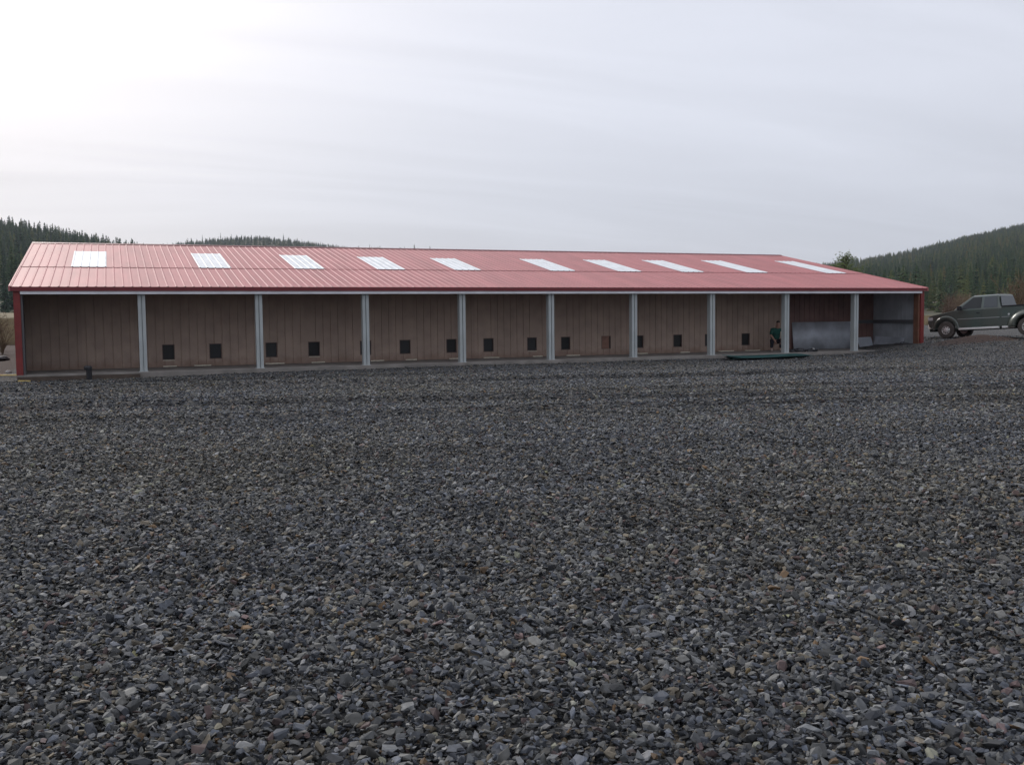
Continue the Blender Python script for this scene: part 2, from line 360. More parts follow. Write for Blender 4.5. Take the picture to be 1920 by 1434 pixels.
rc = MB(); rc.prism([(RW-.17, roof_z(RW-.17)+.040), (RW, HR+.062), (RW+.17, roof_z(RW+.17)+.040), (RW, HR+.046)], L0-.1, L1+.1, axis=0); rc.build('ridge_cap', M['fascia'], roof)
for u0, u1 in ((L0-.115, L0-.07), (L1+.07, L1+.115)):      # rake trim up both gables
    t = MB()
    for wa, wb in ((-.21, RW), (RW, DEP+.1)):
        za, zb = roof_z(wa)+.028, roof_z(wb)+.028
        if wa == RW: za = HR+.028
        t.add([(u,w,z-d) for u in (u0,u1) for (w,z) in ((wa,za),(wb,zb)) for d in (0,.16)], [(0,1,3,2),(4,6,7,5),(0,4,5,1),(2,3,7,6),(0,2,6,4),(1,5,7,3)])
    t.build('rake_trim', M['roof'], roof)
f = MB(); f.box(L0-.07, L1+.07, -.195, -.178, HE-.135, HE-.006); f.box(L0-.07, L1+.07, -.178, -.06, HE-.135, HE-.118); f.build('fascia', M['fascia'], bld)
h = MB(); h.box(L0+.2, L1-.2, -.165, .16, 2.523, 2.617); h.box(L0+.2, L1-.2, -.172, -.1655, 2.523, 2.531); h.build('header_beam', M['header'], bld)
# posts: folded steel channel pairs with a groove down the front
def post_mb():
    w, d, g = .115, .235, .014; m = MB(); z0, z1 = 0, 2.522
    poly = [(-w,0),(-g,0),(-g,.06),(g,.06),(g,0),(w,0),(w,d),(-w,d)]
    m.prism(poly, z0, z1, axis=2); m.box(-.15,.15,-.02,.25, .0, .012); return m
p0 = post_mb().build('post', M['galv'], bld); p0.location = (POSTS[0], 0, 0)
for u in POSTS[1:]:
    c = p0.copy(); COL.objects.link(c); c.parent = bld; c.location = (u, 0, 0)
for (u0, u1, ui0, ui1) in ((L0, L0+.19, L0+.194, L0+.25), (L1-.19, L1, L1-.28, L1-.194)):
    c = MB(); c.box(u0, u1, -.09, .12, -.12, HE-.14); c.build('corner_post', M['red'], bld)
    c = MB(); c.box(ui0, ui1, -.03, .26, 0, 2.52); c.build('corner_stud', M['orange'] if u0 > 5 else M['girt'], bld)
# concrete
s = MB(); s.box(L0+.01, L1-.01, -.14, DEP, -.9, 0); slab = s.build('slab', M['concrete'], bld, bevel=.012)
s = MB(); s.box(L0+.02, 3.5, -.175, -.142, -.5, -.055); s.build('foundation_board', M['found'], bld)
# brown back wall with pressed grooves and the openings
DOORS = [(4.35,4.74),(5.97,6.37),(7.98,8.37),(9.56,9.97),(11.55,11.96),(13.13,13.54),(15.06,15.46),(16.64,17.05),(18.57,18.97),(20.11,20.51),(22.02,22.43),(23.62,24.03),(25.57,25.98),(27.20,27.61),(29.16,29.57)]
DZ0, DZ1 = .27, .79
def panel_wall(u0, u1, z0, z1f, y, holes, pitch=.285, depth=.020, sgn=1):
    prof = {u0:0., u1:0.}; k = u0+pitch*.6
    while k < u1-.05:
        near = any(a-.03 < k+dx < b+.03 for a, b in holes for dx in (0,.036))
        for dx, d in ((0,0),(.008,depth),(.026,depth),(.034,0)): prof[k+dx] = d
        k += pitch
    for a, b in holes:
        for e in (a, b):
            for q in [q for q in prof if abs(q-e) < .04 and q not in (u0,u1)]: del prof[q]
    for a, b in holes: prof[a] = 0.; prof[b] = 0.
    us = sorted(prof); m = MB(); zr = [z0, DZ0, DZ1] if holes else [z0]
    # groove vertices removed next to an opening leave a flat strip there
    ys = []
    for i, u in enumerate(us): ys.append(y+sgn*prof[u])
    rows = zr+[None]
    vid = {}
    def V(i, r):
        if (i, r) not in vid:
            z = z1f(ys[i]) if rows[r] is None else rows[r]; m.v.append((us[i], ys[i], z)); vid[(i,r)] = len(m.v)-1
        return vid[(i,r)]
    for i in range(len(us)-1):
        um = (us[i]+us[i+1])/2
        for r in range(len(rows)-1):
            if holes and r == 1 and any(a < um < b for a, b in holes): continue
            m.f.append((V(i,r), V(i+1,r), V(i+1,r+1), V(i,r+1))); m.m.append(0)
    return m
ceil = lambda w: roof_z(w)-.02
bw = panel_wall(L0+.05, 31.60, 0.001, ceil, WB, DOORS).build('back_wall', M['wall'], bld, fix=False)
mw_ = panel_wall(31.602, L1-.045, 0.001, ceil, WB+.004, []).build('back_wall', M['maroon'], bld, fix=False); mw_['label'] = 'dark maroon unfinished stretch of the back wall'
# pet doors: brown frame set into each opening, rubber flap hanging in it
for i, (a, b) in enumerate(DOORS):
    f = MB(); t = .007; y0, y1 = WB-.008, WB+.10
    f.box(a-.018, a+t, y0, y1, DZ0-.018, DZ1+.018); f.box(b-t, b+.018, y0, y1, DZ0-.018, DZ1+.018)
    f.box(a+t, b-t, y0+.002, y1-.002, DZ0-.018, DZ0+t); f.box(a+t, b-t, y0+.002, y1-.002, DZ1-t, DZ1+.018)
    fr = f.build('pet_door', M['frame'], bld)
    g = MB(); lean = .03*math.sin(i*2.3); y = WB+.05
    if i == 10:
        g.box(a+.0, b-.07, WB-.02, WB-.011, DZ0-.0, DZ1+.0); g.build('board', M['redpanel'], fr); fr['label'] = 'opening covered by a red brown board'
        g = MB()
    g.add([(a+t+.004,y,DZ1-t),(b-t-.004,y,DZ1-t),(b-t-.004,y+lean,DZ0+t+.01),(a+t+.004,y+lean,DZ0+t+.01)]+[(p,q+.006,r) for p,q,r in [(a+t+.004,y,DZ1-t),(b-t-.004,y,DZ1-t),(b-t-.004,y+lean,DZ0+t+.01),(a+t+.004,y+lean,DZ0+t+.01)]],
          [(0,1,2,3),(7,6,5,4),(0,4,5,1),(1,5,6,2),(2,6,7,3),(3,7,4,0)])
    g.build('flap', M['flap2'] if i == 1 else M['rubber'], fr)
    if i in (0, 3, 8):
        q = MB(); q.box(a, b, WB-.045, WB-.0085, DZ0-.045, DZ0-.020); q.build('sill', M['cream'], fr)
# end walls: red sheet outside, pale inside, rear wall, inner ceiling purlins
def gable(u0, u1):
    m = MB(); pr = [(0.0,-.0),(DEP,0.0),(DEP,roof_z(DEP)-.03),(RW,HR-.03),(0.0,roof_z(0)-.03)]
    m.prism([(w,z) for w,z in pr], u0, u1, axis=0); return m
gable(L0-.012, L0+.02).build('end_wall', M['red'], bld); gable(L1-.02, L1+.012).build('end_wall', M['red'], bld)
m = MB(); m.box(L0, L1, DEP-.03, DEP, 0.001, roof_z(DEP)-.05); m.build('rear_wall', M['red'], bld)
def inner_sheet(u, sgn):
    m = MB(); ws = {.13:0., WB+.003:0.}; k = .22
    while k < WB-.1:
        for d, hh in ((0,0),(.014,.010),(.034,.010),(.048,0)): ws[k+d] = hh
        k += .235
    it = sorted(ws.items()); vs = [(u+sgn*hh, w, .002) for w, hh in it]+[(u+sgn*hh, w, roof_z(w)-.03) for w, hh in it]; q = len(it)
    return m.add(vs, [(i,i+1,q+i+1,q+i) for i in range(q-1)])
inner_sheet(L1-.04, -1).build('inner_lining', M['inner'], bld, fix=False)
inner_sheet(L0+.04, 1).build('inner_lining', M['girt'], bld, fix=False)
m = MB(); m.box(L1-.16, L1-.062, .27, WB, 1.17, 1.33); m.build('girt', M['girt'], bld)
m = MB(); m.box(35.7, L1-.17, WB-.10, WB-.001, 1.17, 1.33); m.build('girt', M['girt'], bld)
m = MB()
for w in (.6, 1.4, 2.2): m.box(L0+.06, L1-.06, w, w+.06, roof_z(w)-.19, roof_z(w)-.03)
m.build('purlins', M['galv'], bld)

# ---------------------------------------------------------------- things lying about the building
def strip_thing(name, label, cat, u0, u1, w, th, segs, m, seed, z=0., group=None, wd=.045):
    r = random.Random(seed); mb = MB(); n = segs
    rs = []
    for i in range(n+1):
        t = i/n; x = u0+(u1-u0)*t; y = w+r.uniform(-.02,.02); zz = z+.004+r.uniform(0, .012); hw = wd*r.uniform(.75,1.1)
        rs.append([(x,y-hw,zz),(x,y+hw,zz),(x,y+hw*.9,zz+th),(x,y-hw*.9,zz+th)])
    o = mb.rings(rs).build(name, m); tag(o, label, cat, group); return o
ST = [(4.34,4.80,'under the first pet door from the left, crinkled'),(5.40,5.98,'straight, under the second pet door from the left'),(7.92,8.60,'wavy, just right of the second grey post'),
      (9.62,10.12,'under the fourth pet door from the left'),(11.90,12.42,'just right of the third grey post'),(13.30,13.74,'under the pet door in the middle of the fourth bay'),
      (15.10,15.48,'just left of the fourth grey post'),(16.56,17.22,'under the left pet door of the fifth bay'),(18.72,19.13,'just left of the fifth grey post'),
      (20.25,20.87,'under the left pet door of the sixth bay'),(23.62,24.13,'just right of the sixth grey post'),(25.80,26.26,'under the middle pet door of the seventh bay'),
      (27.80,28.56,'long one, just right of the seventh grey post'),(29.20,29.98,'at the feet of the crouching person')]
for i, (a, b, t) in enumerate(ST):
    strip_thing('trim_strip', 'cream trim strip on kennel floor, '+t, 'strip', a, b, 2.84, .036, 7 if i % 2 == 0 else 3, M['cream'], i, group='cream strips at the foot of the back wall')
# galvanised sheets leaning on the back wall
def lean_sheet(label, u0, u1, zt, wb, wt, name='metal_sheet'):
    m = MB(); n = 14; vs = []
    for i in range(n+1):
        u = u0+(u1-u0)*i/n; e = .006*math.sin(i*.9)
        for (w, z) in ((wb+e, .004), ((wb+wt)/2+e*.3, zt/2), (wt, zt)): vs += [(u, w, z), (u, w+.004, z)]
    fs = []
    for i in range(n):
        o = i*6; p = o+6
        fs += [(o,p,p+2,o+2),(o+2,p+2,p+4,o+4),(o+1,o+3,p+3,p+1),(o+3,o+5,p+5,p+3),(o,o+1,p+1,p),(o+4,p+4,p+5,o+5)]
    fs += [(0,2,3,1),(2,4,5,3),(n*6,n*6+1,n*6+3,n*6+2),(n*6+2,n*6+3,n*6+5,n*6+4)]
    return tag(m.add(vs, fs).build(name, M['sheet'], smooth=True), label, 'metal sheet')
lean_sheet('long waist high galvanised sheet leaning on the maroon back wall', 31.92, 35.55, 1.27, WB-.16, WB-.02)
s2 = MB()
s2.add([(L1-.24,.95,.004),(L1-.24,2.85,.004),(L1-.10,2.85,.56),(L1-.10,.95,.50),(L1-.236,.95,.004),(L1-.236,2.85,.004),(L1-.096,2.85,.56),(L1-.096,.95,.50)],[(0,1,2,3),(7,6,5,4),(0,4,5,1),(1,5,6,2),(2,6,7,3),(3,7,4,0)])
tag(s2.build('metal_sheet', M['sheet']), 'low galvanised sheet leaning on the pale right end wall', 'metal sheet')
s2 = MB(); s2.add([(35.65,2.72,.004),(36.5,2.72,.004),(36.5,2.93,.52),(35.65,2.93,.5),(35.65,2.726,.004),(36.5,2.726,.004),(36.5,2.936,.52),(35.65,2.936,.5)],[(0,1,2,3),(7,6,5,4),(0,4,5,1),(1,5,6,2),(2,6,7,3),(3,7,4,0)])
tag(s2.build('metal_sheet', M['sheet']), 'short galvanised offcut standing in the back corner of the last bay', 'metal sheet')
# cream board at the foot of the eighth post, tool pile and white bundle
b = MB(); b.add([(29.50,.55,.003),(29.62,.50,.003),(29.56,.62,.92),(29.47,.66,.90),(29.50,.58,.003),(29.62,.53,.003),(29.56,.64,.92),(29.47,.68,.90)],[(0,1,2,3),(7,6,5,4),(0,4,5,1),(1,5,6,2),(2,6,7,3),(3,7,4,0)])
tag(b.build('offcut_board', M['cream']), 'narrow cream offcut leaning beside the eighth grey post', 'board')
def blob(name, c, r, m, seed, label, cat, sub=3, rough=.18, parent=None):
    bm = bmesh.new(); bmesh.ops.create_icosphere(bm, subdivisions=sub, radius=1); q = random.Random(seed); ph = [q.uniform(0,6) for _ in range(6)]
    for v in bm.verts:
        p = v.co; k = 1+rough*(math.sin(p.x*3.1+ph[0])*math.sin(p.y*4.3+ph[1])+.6*math.sin(p.z*6+p.x*5+ph[2])+.35*math.sin(p.y*11+ph[3])*math.sin(p.x*9+ph[4]))
        v.co = Vector((p.x*r[0]*k, p.y*r[1]*k, p.z*r[2]*k))
        if v.co.z < -r[2]*.55: v.co.z = -r[2]*.55
        v.co += Vector((c[0], c[1], c[2]+r[2]*.55))
    me = bpy.data.meshes.new(name); bm.to_mesh(me); bm.free(); me.materials.append(m); me.polygons.foreach_set('use_smooth', [True]*len(me.polygons))
    o = bpy.data.objects.new(name, me); COL.objects.link(o)
    if parent: o.parent = parent
    if label: tag(o, label, cat)
    return o
blob('tool_bag', (30.35,.55,0), (.42,.16,.10), M['black'], 3, 'slumped black tool bag on the slab right of the eighth post', 'bag')
blob('tool_bag', (30.95,.42,0), (.26,.13,.09), M['black'], 8, 'small black bag carrying a white bundle on the slab edge', 'bag')
blob('white_bundle', (31.0,.38,.10), (.06,.055,.04), M['white'], 5, 'small white bundle lying on top of a black bag', 'bundle')
r_ = MB(); r_.box(36.08,36.50,.42,1.0,.004,.24); r_.box(36.12,36.46,.46,.96,.245,.27); rr_ = r_.build('tool_box', M['grime'], bevel=.02); tag(rr_, 'low dark box on the slab in the right corner of the last bay', 'box')
h_ = MB(); h_.tube([(36.2,.71,.27),(36.2,.66,.32),(36.36,.66,.32),(36.36,.71,.27)], .012); h_.build('handle', M['black'], rr_)
blob('white_scrap', (36.3,.20,0), (.12,.05,.02), M['white'], 9, 'white scrap on the slab edge in front of the dark box', 'scrap')
# stack of teal roofing sheets on the gravel
te = empty('roofing_sheet_stack', (0,0,0)); tag(te, 'flat stack of teal green metal roofing sheets on gravel before the slab', 'metal sheets')
for k in range(3):
    m = MB(); z = -.080+.014*k; n = 34; vs = []; ox, oy = (.0,.10,-.06)[k], (.0,-.06,.05)[k]
    q = [(25.75+ox,-.50+oy),(29.65+ox,-.30+oy),(28.85+ox,-2.05+oy),(24.85+ox,-2.45+oy)]
    for j in range(n+1):
        t = j/n; hgt = .018 if j % 4 == 2 else 0
        a = [q[0][i]+(q[3][i]-q[0][i])*t for i in (0,1)]; b2 = [q[1][i]+(q[2][i]-q[1][i])*t for i in (0,1)]
        for s_ in range(9):
            u = s_/8; sag = .012*math.sin(u*7+k)+.06*(u<.05)*(k==2)
            vs.append((a[0]+(b2[0]-a[0])*u, a[1]+(b2[1]-a[1])*u, z+hgt+sag))
    fs = [(j*9+i, j*9+i+1, j*9+i+10, j*9+i+9) for j in range(n) for i in range(8)]
    o = m.add(vs, fs).build('roofing_sheet', M['teal'], te, fix=False); sd = o.modifiers.new('thick','SOLIDIFY'); sd.thickness = .004
# black standpipe, yellow board, white rag and dark heap by the left corner
pz = float(gz(2.0,-1.2)); sp = empty('standpipe', (2.0,-1.2,pz)); tag(sp, 'short black upright pipe in front of the left end of the slab', 'pipe')
MB().lathe([(.085,-.1),(.085,.34),(.10,.345),(.10,.36)], n=20).build('pipe', M['black'], sp, smooth=False)
MB().lathe([(.105,.361),(.12,.38),(.12,.44),(.09,.475),(.03,.485)], c=(-.03,0,0), n=20).build('cap', M['black'], sp)
gy = lambda x, y: float(gz(x, y))
ya, yb = (-2.3, 2.86), (-.10, 1.42); m = MB(); dx, dy = yb[0]-ya[0], yb[1]-ya[1]; Ln = math.hypot(dx,dy)
o = m.box(0, Ln, -.045, .045, 0, .04).build('timber_board', M['yellow'], bevel=.004); o.location = (ya[0], ya[1], max(gy(*ya),gy(*yb),gy((ya[0]+yb[0])/2,(ya[1]+yb[1])/2))+.005); o.rotation_euler = (0, -.01, math.atan2(dy,dx))
tag(o, 'long yellow board lying on the ground at the left red corner', 'board')
o = MB().box(0,.36,-.045,.045,0,.035).build('timber_board', M['yellow'], bevel=.004); o.location = (-.02, 1.38-1.9, gy(.1,-.5)+.035); o.rotation_euler = (0,.02,-.45)
tag(o, 'short yellow offcut at the foot of the left red corner post', 'board')
blob('white_rag', (-.75,4.6,gy(-.75,4.6)), (.10,.09,.06), M['white'], 12, 'small crumpled white rag on bare earth left of the building', 'rag')
blob('tarp_heap', (-2.0,13.8,gy(-2,13.8)), (.45,.34,.15), M['grime'], 15, 'low dark tarpaulin heap on the earth left of the building', 'heap')
bz = gy(37.55,1.9); bk = empty('bucket', (37.55,1.9,bz)); tag(bk, 'black bucket on the ground behind the right red corner', 'bucket')
MB().lathe([(.02,.02),(.13,.0),(.165,.36),(.18,.36),(.18,.40),(.155,.40),(.12,.03),(.02,.03)], n=24).build('pail', M['black'], bk)
MB().tube([(.18*math.cos(t), .03, .38+.17*math.sin(t)) for t in [i*math.pi/10 for i in range(11)]], .009).build('handle', M['galv'], bk)

# ---------------------------------------------------------------- the crouching person
def skin_obj(name, joints, edges, m, parent=None, root=0, sub=2):
    me = bpy.data.meshes.new(name); me.from_pydata([j[:3] for j in joints], edges, []); me.materials.append(m)
    o = bpy.data.objects.new(name, me); COL.objects.link(o)
    if parent: o.parent = parent
    o.modifiers.new('skin', 'SKIN'); sk = me.skin_vertices[0].data
    for i, j in enumerate(joints):
        r = j[3]; sk[i].radius = r if isinstance(r, tuple) else (r, r); sk[i].use_root = (i == root)
    s = o.modifiers.new('sub', 'SUBSURF'); s.levels = sub; s.render_levels = sub
    for p in me.polygons: p.use_smooth = True
    o.modifiers['skin'].use_smooth_shade = True
    return o
M['skin'] = mat('skin', (.42,.25,.19), .55, nvar=.08, nscale=20)
M['shirt'] = mat('green_shirt', (.012,.085,.068), .85, nvar=.2, nscale=14, bump=.3, bscale=25)
M['jeans'] = mat('dark_trousers', (.022,.024,.036), .85, nvar=.2, nscale=20)
M['shoe'] = mat('pale_boots', (.55,.46,.42), .7, nvar=.2, nscale=20)
M['hair'] = mat('dark_hair', (.018,.013,.011), .6)
per = empty('person', (30.42, 2.25, .001), math.radians(-22)); per.scale = (1.08,1.08,1.06)
tag(per, 'person in green shirt and dark trousers crouching against the back wall by the eighth post', 'person')
# local frame: -y towards the yard. squatting, trunk leaning forward, forearms reaching down between the knees
J = [(0,.16,.42,(.15,.12)), (0,.10,.58,(.145,.11)), (0,.03,.76,(.165,.115)), (.01,-.04,.90,(.14,.10)), (.03,-.09,.99,.058), (.05,-.13,1.06,.075), (.06,-.16,1.14,(.085,.098)), (.06,-.15,1.22,.070)]
E_ = [(i,i+1) for i in range(7)]
def limb(start, pts):
    p = start
    for q in pts: J.append(q); E_.append((p, len(J)-1)); p = len(J)-1
    return p
for s in (-1, 1):
    limb(0, [(s*.11,.13,.38,.10), (s*.20,-.16,.47,.075), (s*.19,-.10,.27,.062), (s*.19,-.03,.10,.045), (s*.20,-.09,.045,.042), (s*.22,-.20,.035,.032)])
    w = limb(3, [(s*.17,-.04,.90,.065), (s*.25,-.14,.68,.048), (s*.15,-.34,.47,.038), (s*.135,-.385,.41,.030)])
    h0 = limb(w, [(s*.13,-.40,.355,(.036,.020))])
body = skin_obj('body', J, E_, M['skin'], per)
for s in (-1, 1):       # hands: five separate bent fingers each, curled round the strip being worked on
    for k, (dx, ln) in enumerate(((-.030,.066),(-.010,.078),(.010,.074),(.030,.058))):
        a = (s*.13+dx, -.405, .335)
        skin_obj('finger', [(*a,.0095), (a[0], a[1]-.012, a[2]-ln*.5,.0085), (a[0], a[1]+.004, a[2]-ln*.85,.0078), (a[0], a[1]+.018, a[2]-ln,.0068)], [(0,1),(1,2),(2,3)], M['skin'], body, sub=1)
    a = (s*.13-s*.036, -.40, .36); skin_obj('thumb', [(*a,.011), (a[0]-s*.020, a[1]-.014, a[2]-.024,.0098), (a[0]-s*.018, a[1]-.018, a[2]-.048,.0082)], [(0,1),(1,2)], M['skin'], body, sub=1)
sh = [(0,.13,.48,(.205,.165)), (0,.09,.62,(.215,.165)), (0,.02,.78,(.225,.160)), (.01,-.04,.905,(.180,.125)), (.02,-.07,.955,.075)]; se = [(0,1),(1,2),(2,3),(3,4)]
for s in (-1,1):
    sh += [(s*.17,-.045,.90,.082), (s*.235,-.12,.74,.066), (s*.245,-.155,.665,.060)]; k = len(sh); se += [(3,k-3),(k-3,k-2),(k-2,k-1)]
skin_obj('shirt', sh, se, M['shirt'], per)
tr = [(0,.165,.44,(.160,.135)), (0,.17,.36,(.14,.12))]; te_ = [(0,1)]
for s in (-1,1):
    tr += [(s*.11,.12,.385,.115), (s*.205,-.165,.475,.088), (s*.19,-.105,.27,.074), (s*.19,-.045,.13,.064)]; k = len(tr); te_ += [(0,k-4),(k-4,k-3),(k-3,k-2),(k-2,k-1)]
skin_obj('trousers', tr, te_, M['jeans'], per)
for s in (-1,1):
    skin_obj('boot', [(s*.19,-.01,.13,.060), (s*.19,-.02,.052,.052), (s*.205,-.12,.048,.050), (s*.225,-.24,.040,.040)], [(0,1),(1,2),(2,3)], M['shoe'], per)
skin_obj('hair', [(.06,-.125,1.16,.088), (.06,-.125,1.235,.080), (.06,-.165,1.262,.055)], [(0,1),(1,2)], M['hair'], per)
for s in (-1, 1):
    blob('eye', (.06+s*.033, -.243, 1.145), (.012,.008,.010), M['hair'], 1, None, None, sub=1, parent=per)
skin_obj('nose', [(.06,-.24,1.145,.010), (.06,-.262,1.118,.013)], [(0,1)], M['skin'], per, sub=1)
for s in (-1, 1): blob('ear', (.06+s*.088, -.155, 1.12), (.010,.020,.030), M['skin'], 2, None, None, sub=2, parent=per)

# ---------------------------------------------------------------- the pickup
M['paint'] = mat('dusty_green_paint', (.080,.108,.095), .38, metal=.2, coat=.4, nvar=.18, nscale=1.4, col2=(.095,.105,.090))
M['glass'] = mat('tinted_glass', (.014,.017,.018), .15, spec=.4)
M['glass2'] = mat('tinted_side_glass', (.060,.070,.078), .2, spec=.45)
M['chrome'] = mat('chrome', (.74,.72,.69), .3, metal=.45)
M['board'] = mat('bright_step', (.85,.83,.80), .35, metal=.4)
M['tyre'] = mat('dusty_tyre', (.075,.062,.054), .9, nvar=.25, nscale=5)
M['under'] = mat('underbody', (.012,.012,.012), .9)
M['trim'] = mat('bright_side_strip', (.30,.31,.30), .4)
M['lamp'] = mat('headlamp', (.55,.56,.55), .12, spec=.8)
fx, fy = 38.88, .56                                   # front wheel on the near side
Xr, Zr = .5323*42.75, 42.75
rx, ry = CAM[0]+Xr*RH[0]+Zr*FH[0], CAM[1]+Xr*RH[1]+Zr*FH[1]
hd = Vector((fx-rx, fy-ry, 0)); WBASE = hd.length; hd.normalize()
trk = empty('pickup_truck'); zf, zr = gy(fx, fy)+.0, gy(rx, ry)
left = Vector((-hd.y, hd.x, 0))                       # truck's own left = the near side
if left.dot(Vector((CAM[0]-fx, CAM[1]-fy, 0))) < 0: left = -left
trk.location = Vector((fx, fy, 0)) - left*.86
ZT0, ZT1 = .42, .55
trk.location.z = ZT0+.0
trk.rotation_euler = (0, math.atan2(ZT1-ZT0, WBASE)+.012, math.atan2(hd.y, hd.x))
tag(trk, 'dark green extended cab pickup with chrome step, parked right of the building', 'pickup truck')
RA = -WBASE                                           # rear axle; x forward, y left (near), z up
def arch(cx, r, z0, n=12): return [(cx+r*math.cos(t), max(z0, .42+r*math.sin(t))) for t in [i*math.pi/n for i in range(n+1)]]
lo = .46
prof = [(-5.30+0, lo+.10), (RA-.55, lo+.04)] + list(reversed(arch(RA, .53, lo))) + [(-.62, lo)] + list(reversed(arch(0, .53, lo))) + [(.70,.50),(.80,.56),(.86,.74),(.86,.98),(.80,1.075),(.55,1.135),(.15,1.19),(-.10,1.225),(-.36,1.275),(-1.60,1.30),(-2.50,1.30)]
m = MB(); Y = .95
m.prism(prof, -Y, Y, axis=1)
body_ = m.build('body', M['paint'], trk, bevel=.055, seg=3)
# bed box behind the gap
m = MB(); m.prism([(-5.30,.62),(RA-.55,.50)]+list(reversed(arch(RA,.53,.5)))+[(-2.56,.50),(-2.56,1.34),(-5.30,1.34)], -.955, .955, axis=1); 
bed = m.build('bed', M['paint'], trk, bevel=.03)
m = MB()
for s in (-1,1): m.box(-5.32,-2.57, s*.93-.06, s*.93+.06, 1.342, 1.385)
m.box(-5.30,-2.60,-.87,.87,1.343,1.352); m.build('bed_cap', M['black'], trk, bevel=.01)
m = MB(); m.box(-2.558,-2.502,-.90,.90,.52,1.30); m.build('cab_gap', M['under'], trk)
# greenhouse
lowp = [(-.34,.90),(-2.49,.90),(-2.49,-.90),(-.34,-.90)]; top = [(-1.16,.70),(-2.36,.71),(-2.36,-.71),(-1.16,-.70)]
m = MB(); m.rings([[(x,y,1.28) for x,y in lowp], [(x*.985-.015,y*.965,1.60) for x,y in [((a[0]+b[0])/2,(a[1]+b[1])/2+ (.02 if a[1]>0 else -.02)) for a,b in zip(lowp,top)]], [(x,y,1.885) for x,y in top], [(x*.94-.10,y*.80,1.92) for x,y in top]])
cab = m.build('cab', M['paint'], trk, bevel=.03, seg=3)
def side_pt(x, z, s, off=.012):      # point on the slanted cab side
    t = (z-1.28)/.62; y = .90+(.705-.90)*t+.012*math.sin(t*math.pi); return (x, s*(y+off), z)
def pane(name, pts, m_, parent, th=.012, nrm=(0,1,0)):
    n = len(pts); q = [(p[0]-nrm[0]*th, p[1]-nrm[1]*th, p[2]-nrm[2]*th) for p in pts]
    return MB().add(pts+q, [tuple(range(n)), tuple(range(2*n-1,n-1,-1))]+[(i,i+n,(i+1)%n+n,(i+1)%n) for i in range(n)]).build(name, m_, parent)
for s in (-1,1):
    pane('side_window', [side_pt(x,z,s) for x,z in ((-.62,1.335),(-1.62,1.34),(-1.62,1.83),(-1.22,1.83))], M['glass'], trk, nrm=(0,s,0))
    pane('rear_side_window', [side_pt(x,z,s) for x,z in ((-1.74,1.34),(-2.36,1.34),(-2.30,1.83),(-1.74,1.83))], M['glass2'], trk, nrm=(0,s,0))
pane('windscreen', [(-.385,.80,1.335),(-1.09,.64,1.86),(-1.09,-.64,1.86),(-.385,-.80,1.335)], M['glass'], trk, nrm=(1,0,0))
pane('rear_window', [(-2.507,.74,1.36),(-2.507,-.74,1.36),(-2.405,-.62,1.83),(-2.405,.62,1.83)], M['glass2'], trk, nrm=(-1,0,0))
for s in (-1,1):
    d = MB(); d.prism([(-.62,.56),(-1.66,.56),(-1.66,1.27),(-.42,1.25)], s*.951, s*.962, axis=1); dr = d.build('door', M['paint'], trk, bevel=.006)
    MB().box(-1.60,-1.44, s*.962, s*.985, 1.10, 1.135).build('handle', M['black'], dr)
    d = MB(); d.prism([(-1.685,.56),(-2.44,.56),(-2.44,1.27),(-1.685,1.27)], s*.951, s*.961, axis=1); d.build('rear_door', M['paint'], trk, bevel=.006)
    a, b_ = sorted((s*.950, s*.970))
    d = MB(); d.box(-2.47,-.56,a,b_,.865,.895); d.box(RA+.60,-2.57,a,b_,.865,.895); d.build('side_strip', M['trim'], trk)
    mr = MB(); mr.box(-.80,-.68, min(s*.93,s*1.06), max(s*.93,s*1.06), 1.30, 1.33); mr.box(-.82,-.68, min(s*1.04,s*1.24), max(s*1.04,s*1.24), 1.27, 1.47); mr.build('mirror', M['black'], trk, bevel=.02)
    d = MB(); a, b_ = sorted((s*.86, s*1.02)); d.box(-2.46,-.62,a,b_,.375,.465); d.build('running_board', M['board'], trk, bevel=.02)
    d = MB(); d.box(RA+.58,-2.58,a,b_,.375,.465); d.build('running_board', M['board'], trk, bevel=.02)
    # flared arch lips at the front and wide dual-wheel fenders behind
    rs = []
    for t in [i*math.pi/14 for i in range(15)]:
        rs.append([(.52*math.cos(t), s*.955, .42+.52*math.sin(t)), (.52*math.cos(t), s*.985, .42+.52*math.sin(t)), (.60*math.cos(t), s*.985, .42+.60*math.sin(t)), (.64*math.cos(t), s*.955, .42+.64*math.sin(t))])
    MB().rings(rs).build('wheel_arch_lip', M['paint'], trk)
    rs = []
    for t in [i*math.pi/16 for i in range(17)]:
        c, n_ = math.cos(t), math.sin(t)
        rs.append([(RA+.50*c, s*.955, .42+.50*n_), (RA+.51*c, s*1.22, .42+.50*n_), (RA+.58*c, s*1.235, .42+.57*n_), (RA+.78*c, s*1.12, .42+.70*n_), (RA+.95*c, s*.955, .42+.80*n_)])
    MB().rings(rs).build('rear_fender', M['paint'], trk, smooth=True)
    MB().lathe([(.045,0),(.045,.03),(.02,.035)], c=(RA+.80, s*1.03, .98), axis=1, n=10).build('marker_lamp', M['lamp'], trk)
    hl = MB(); a, b_ = sorted((s*.62, s*.955)); hl.box(.60,.872,a,b_,.86,1.03); hl.build('headlight', M['lamp'], trk, bevel=.03)
gr_ = MB(); gr_.box(.862,.885,-.60,.60,.80,1.03)
grl = gr_.build('grille', M['under'], trk, bevel=.01)
q = MB(); q.box(.886,.905,-.60,.60,.90,.935); q.box(.80,.90,-.62,.62,1.035,1.065); q.build('grille_bar', M['chrome'], grl)
q = MB(); q.prism([(.70,.95),(.97,.74),(1.0,0),(.97,-.74),(.70,-.95),(.62,-.95),(.62,.95)], .48, .80, axis=2); q.build('front_bumper', M['board'], trk, bevel=.03)
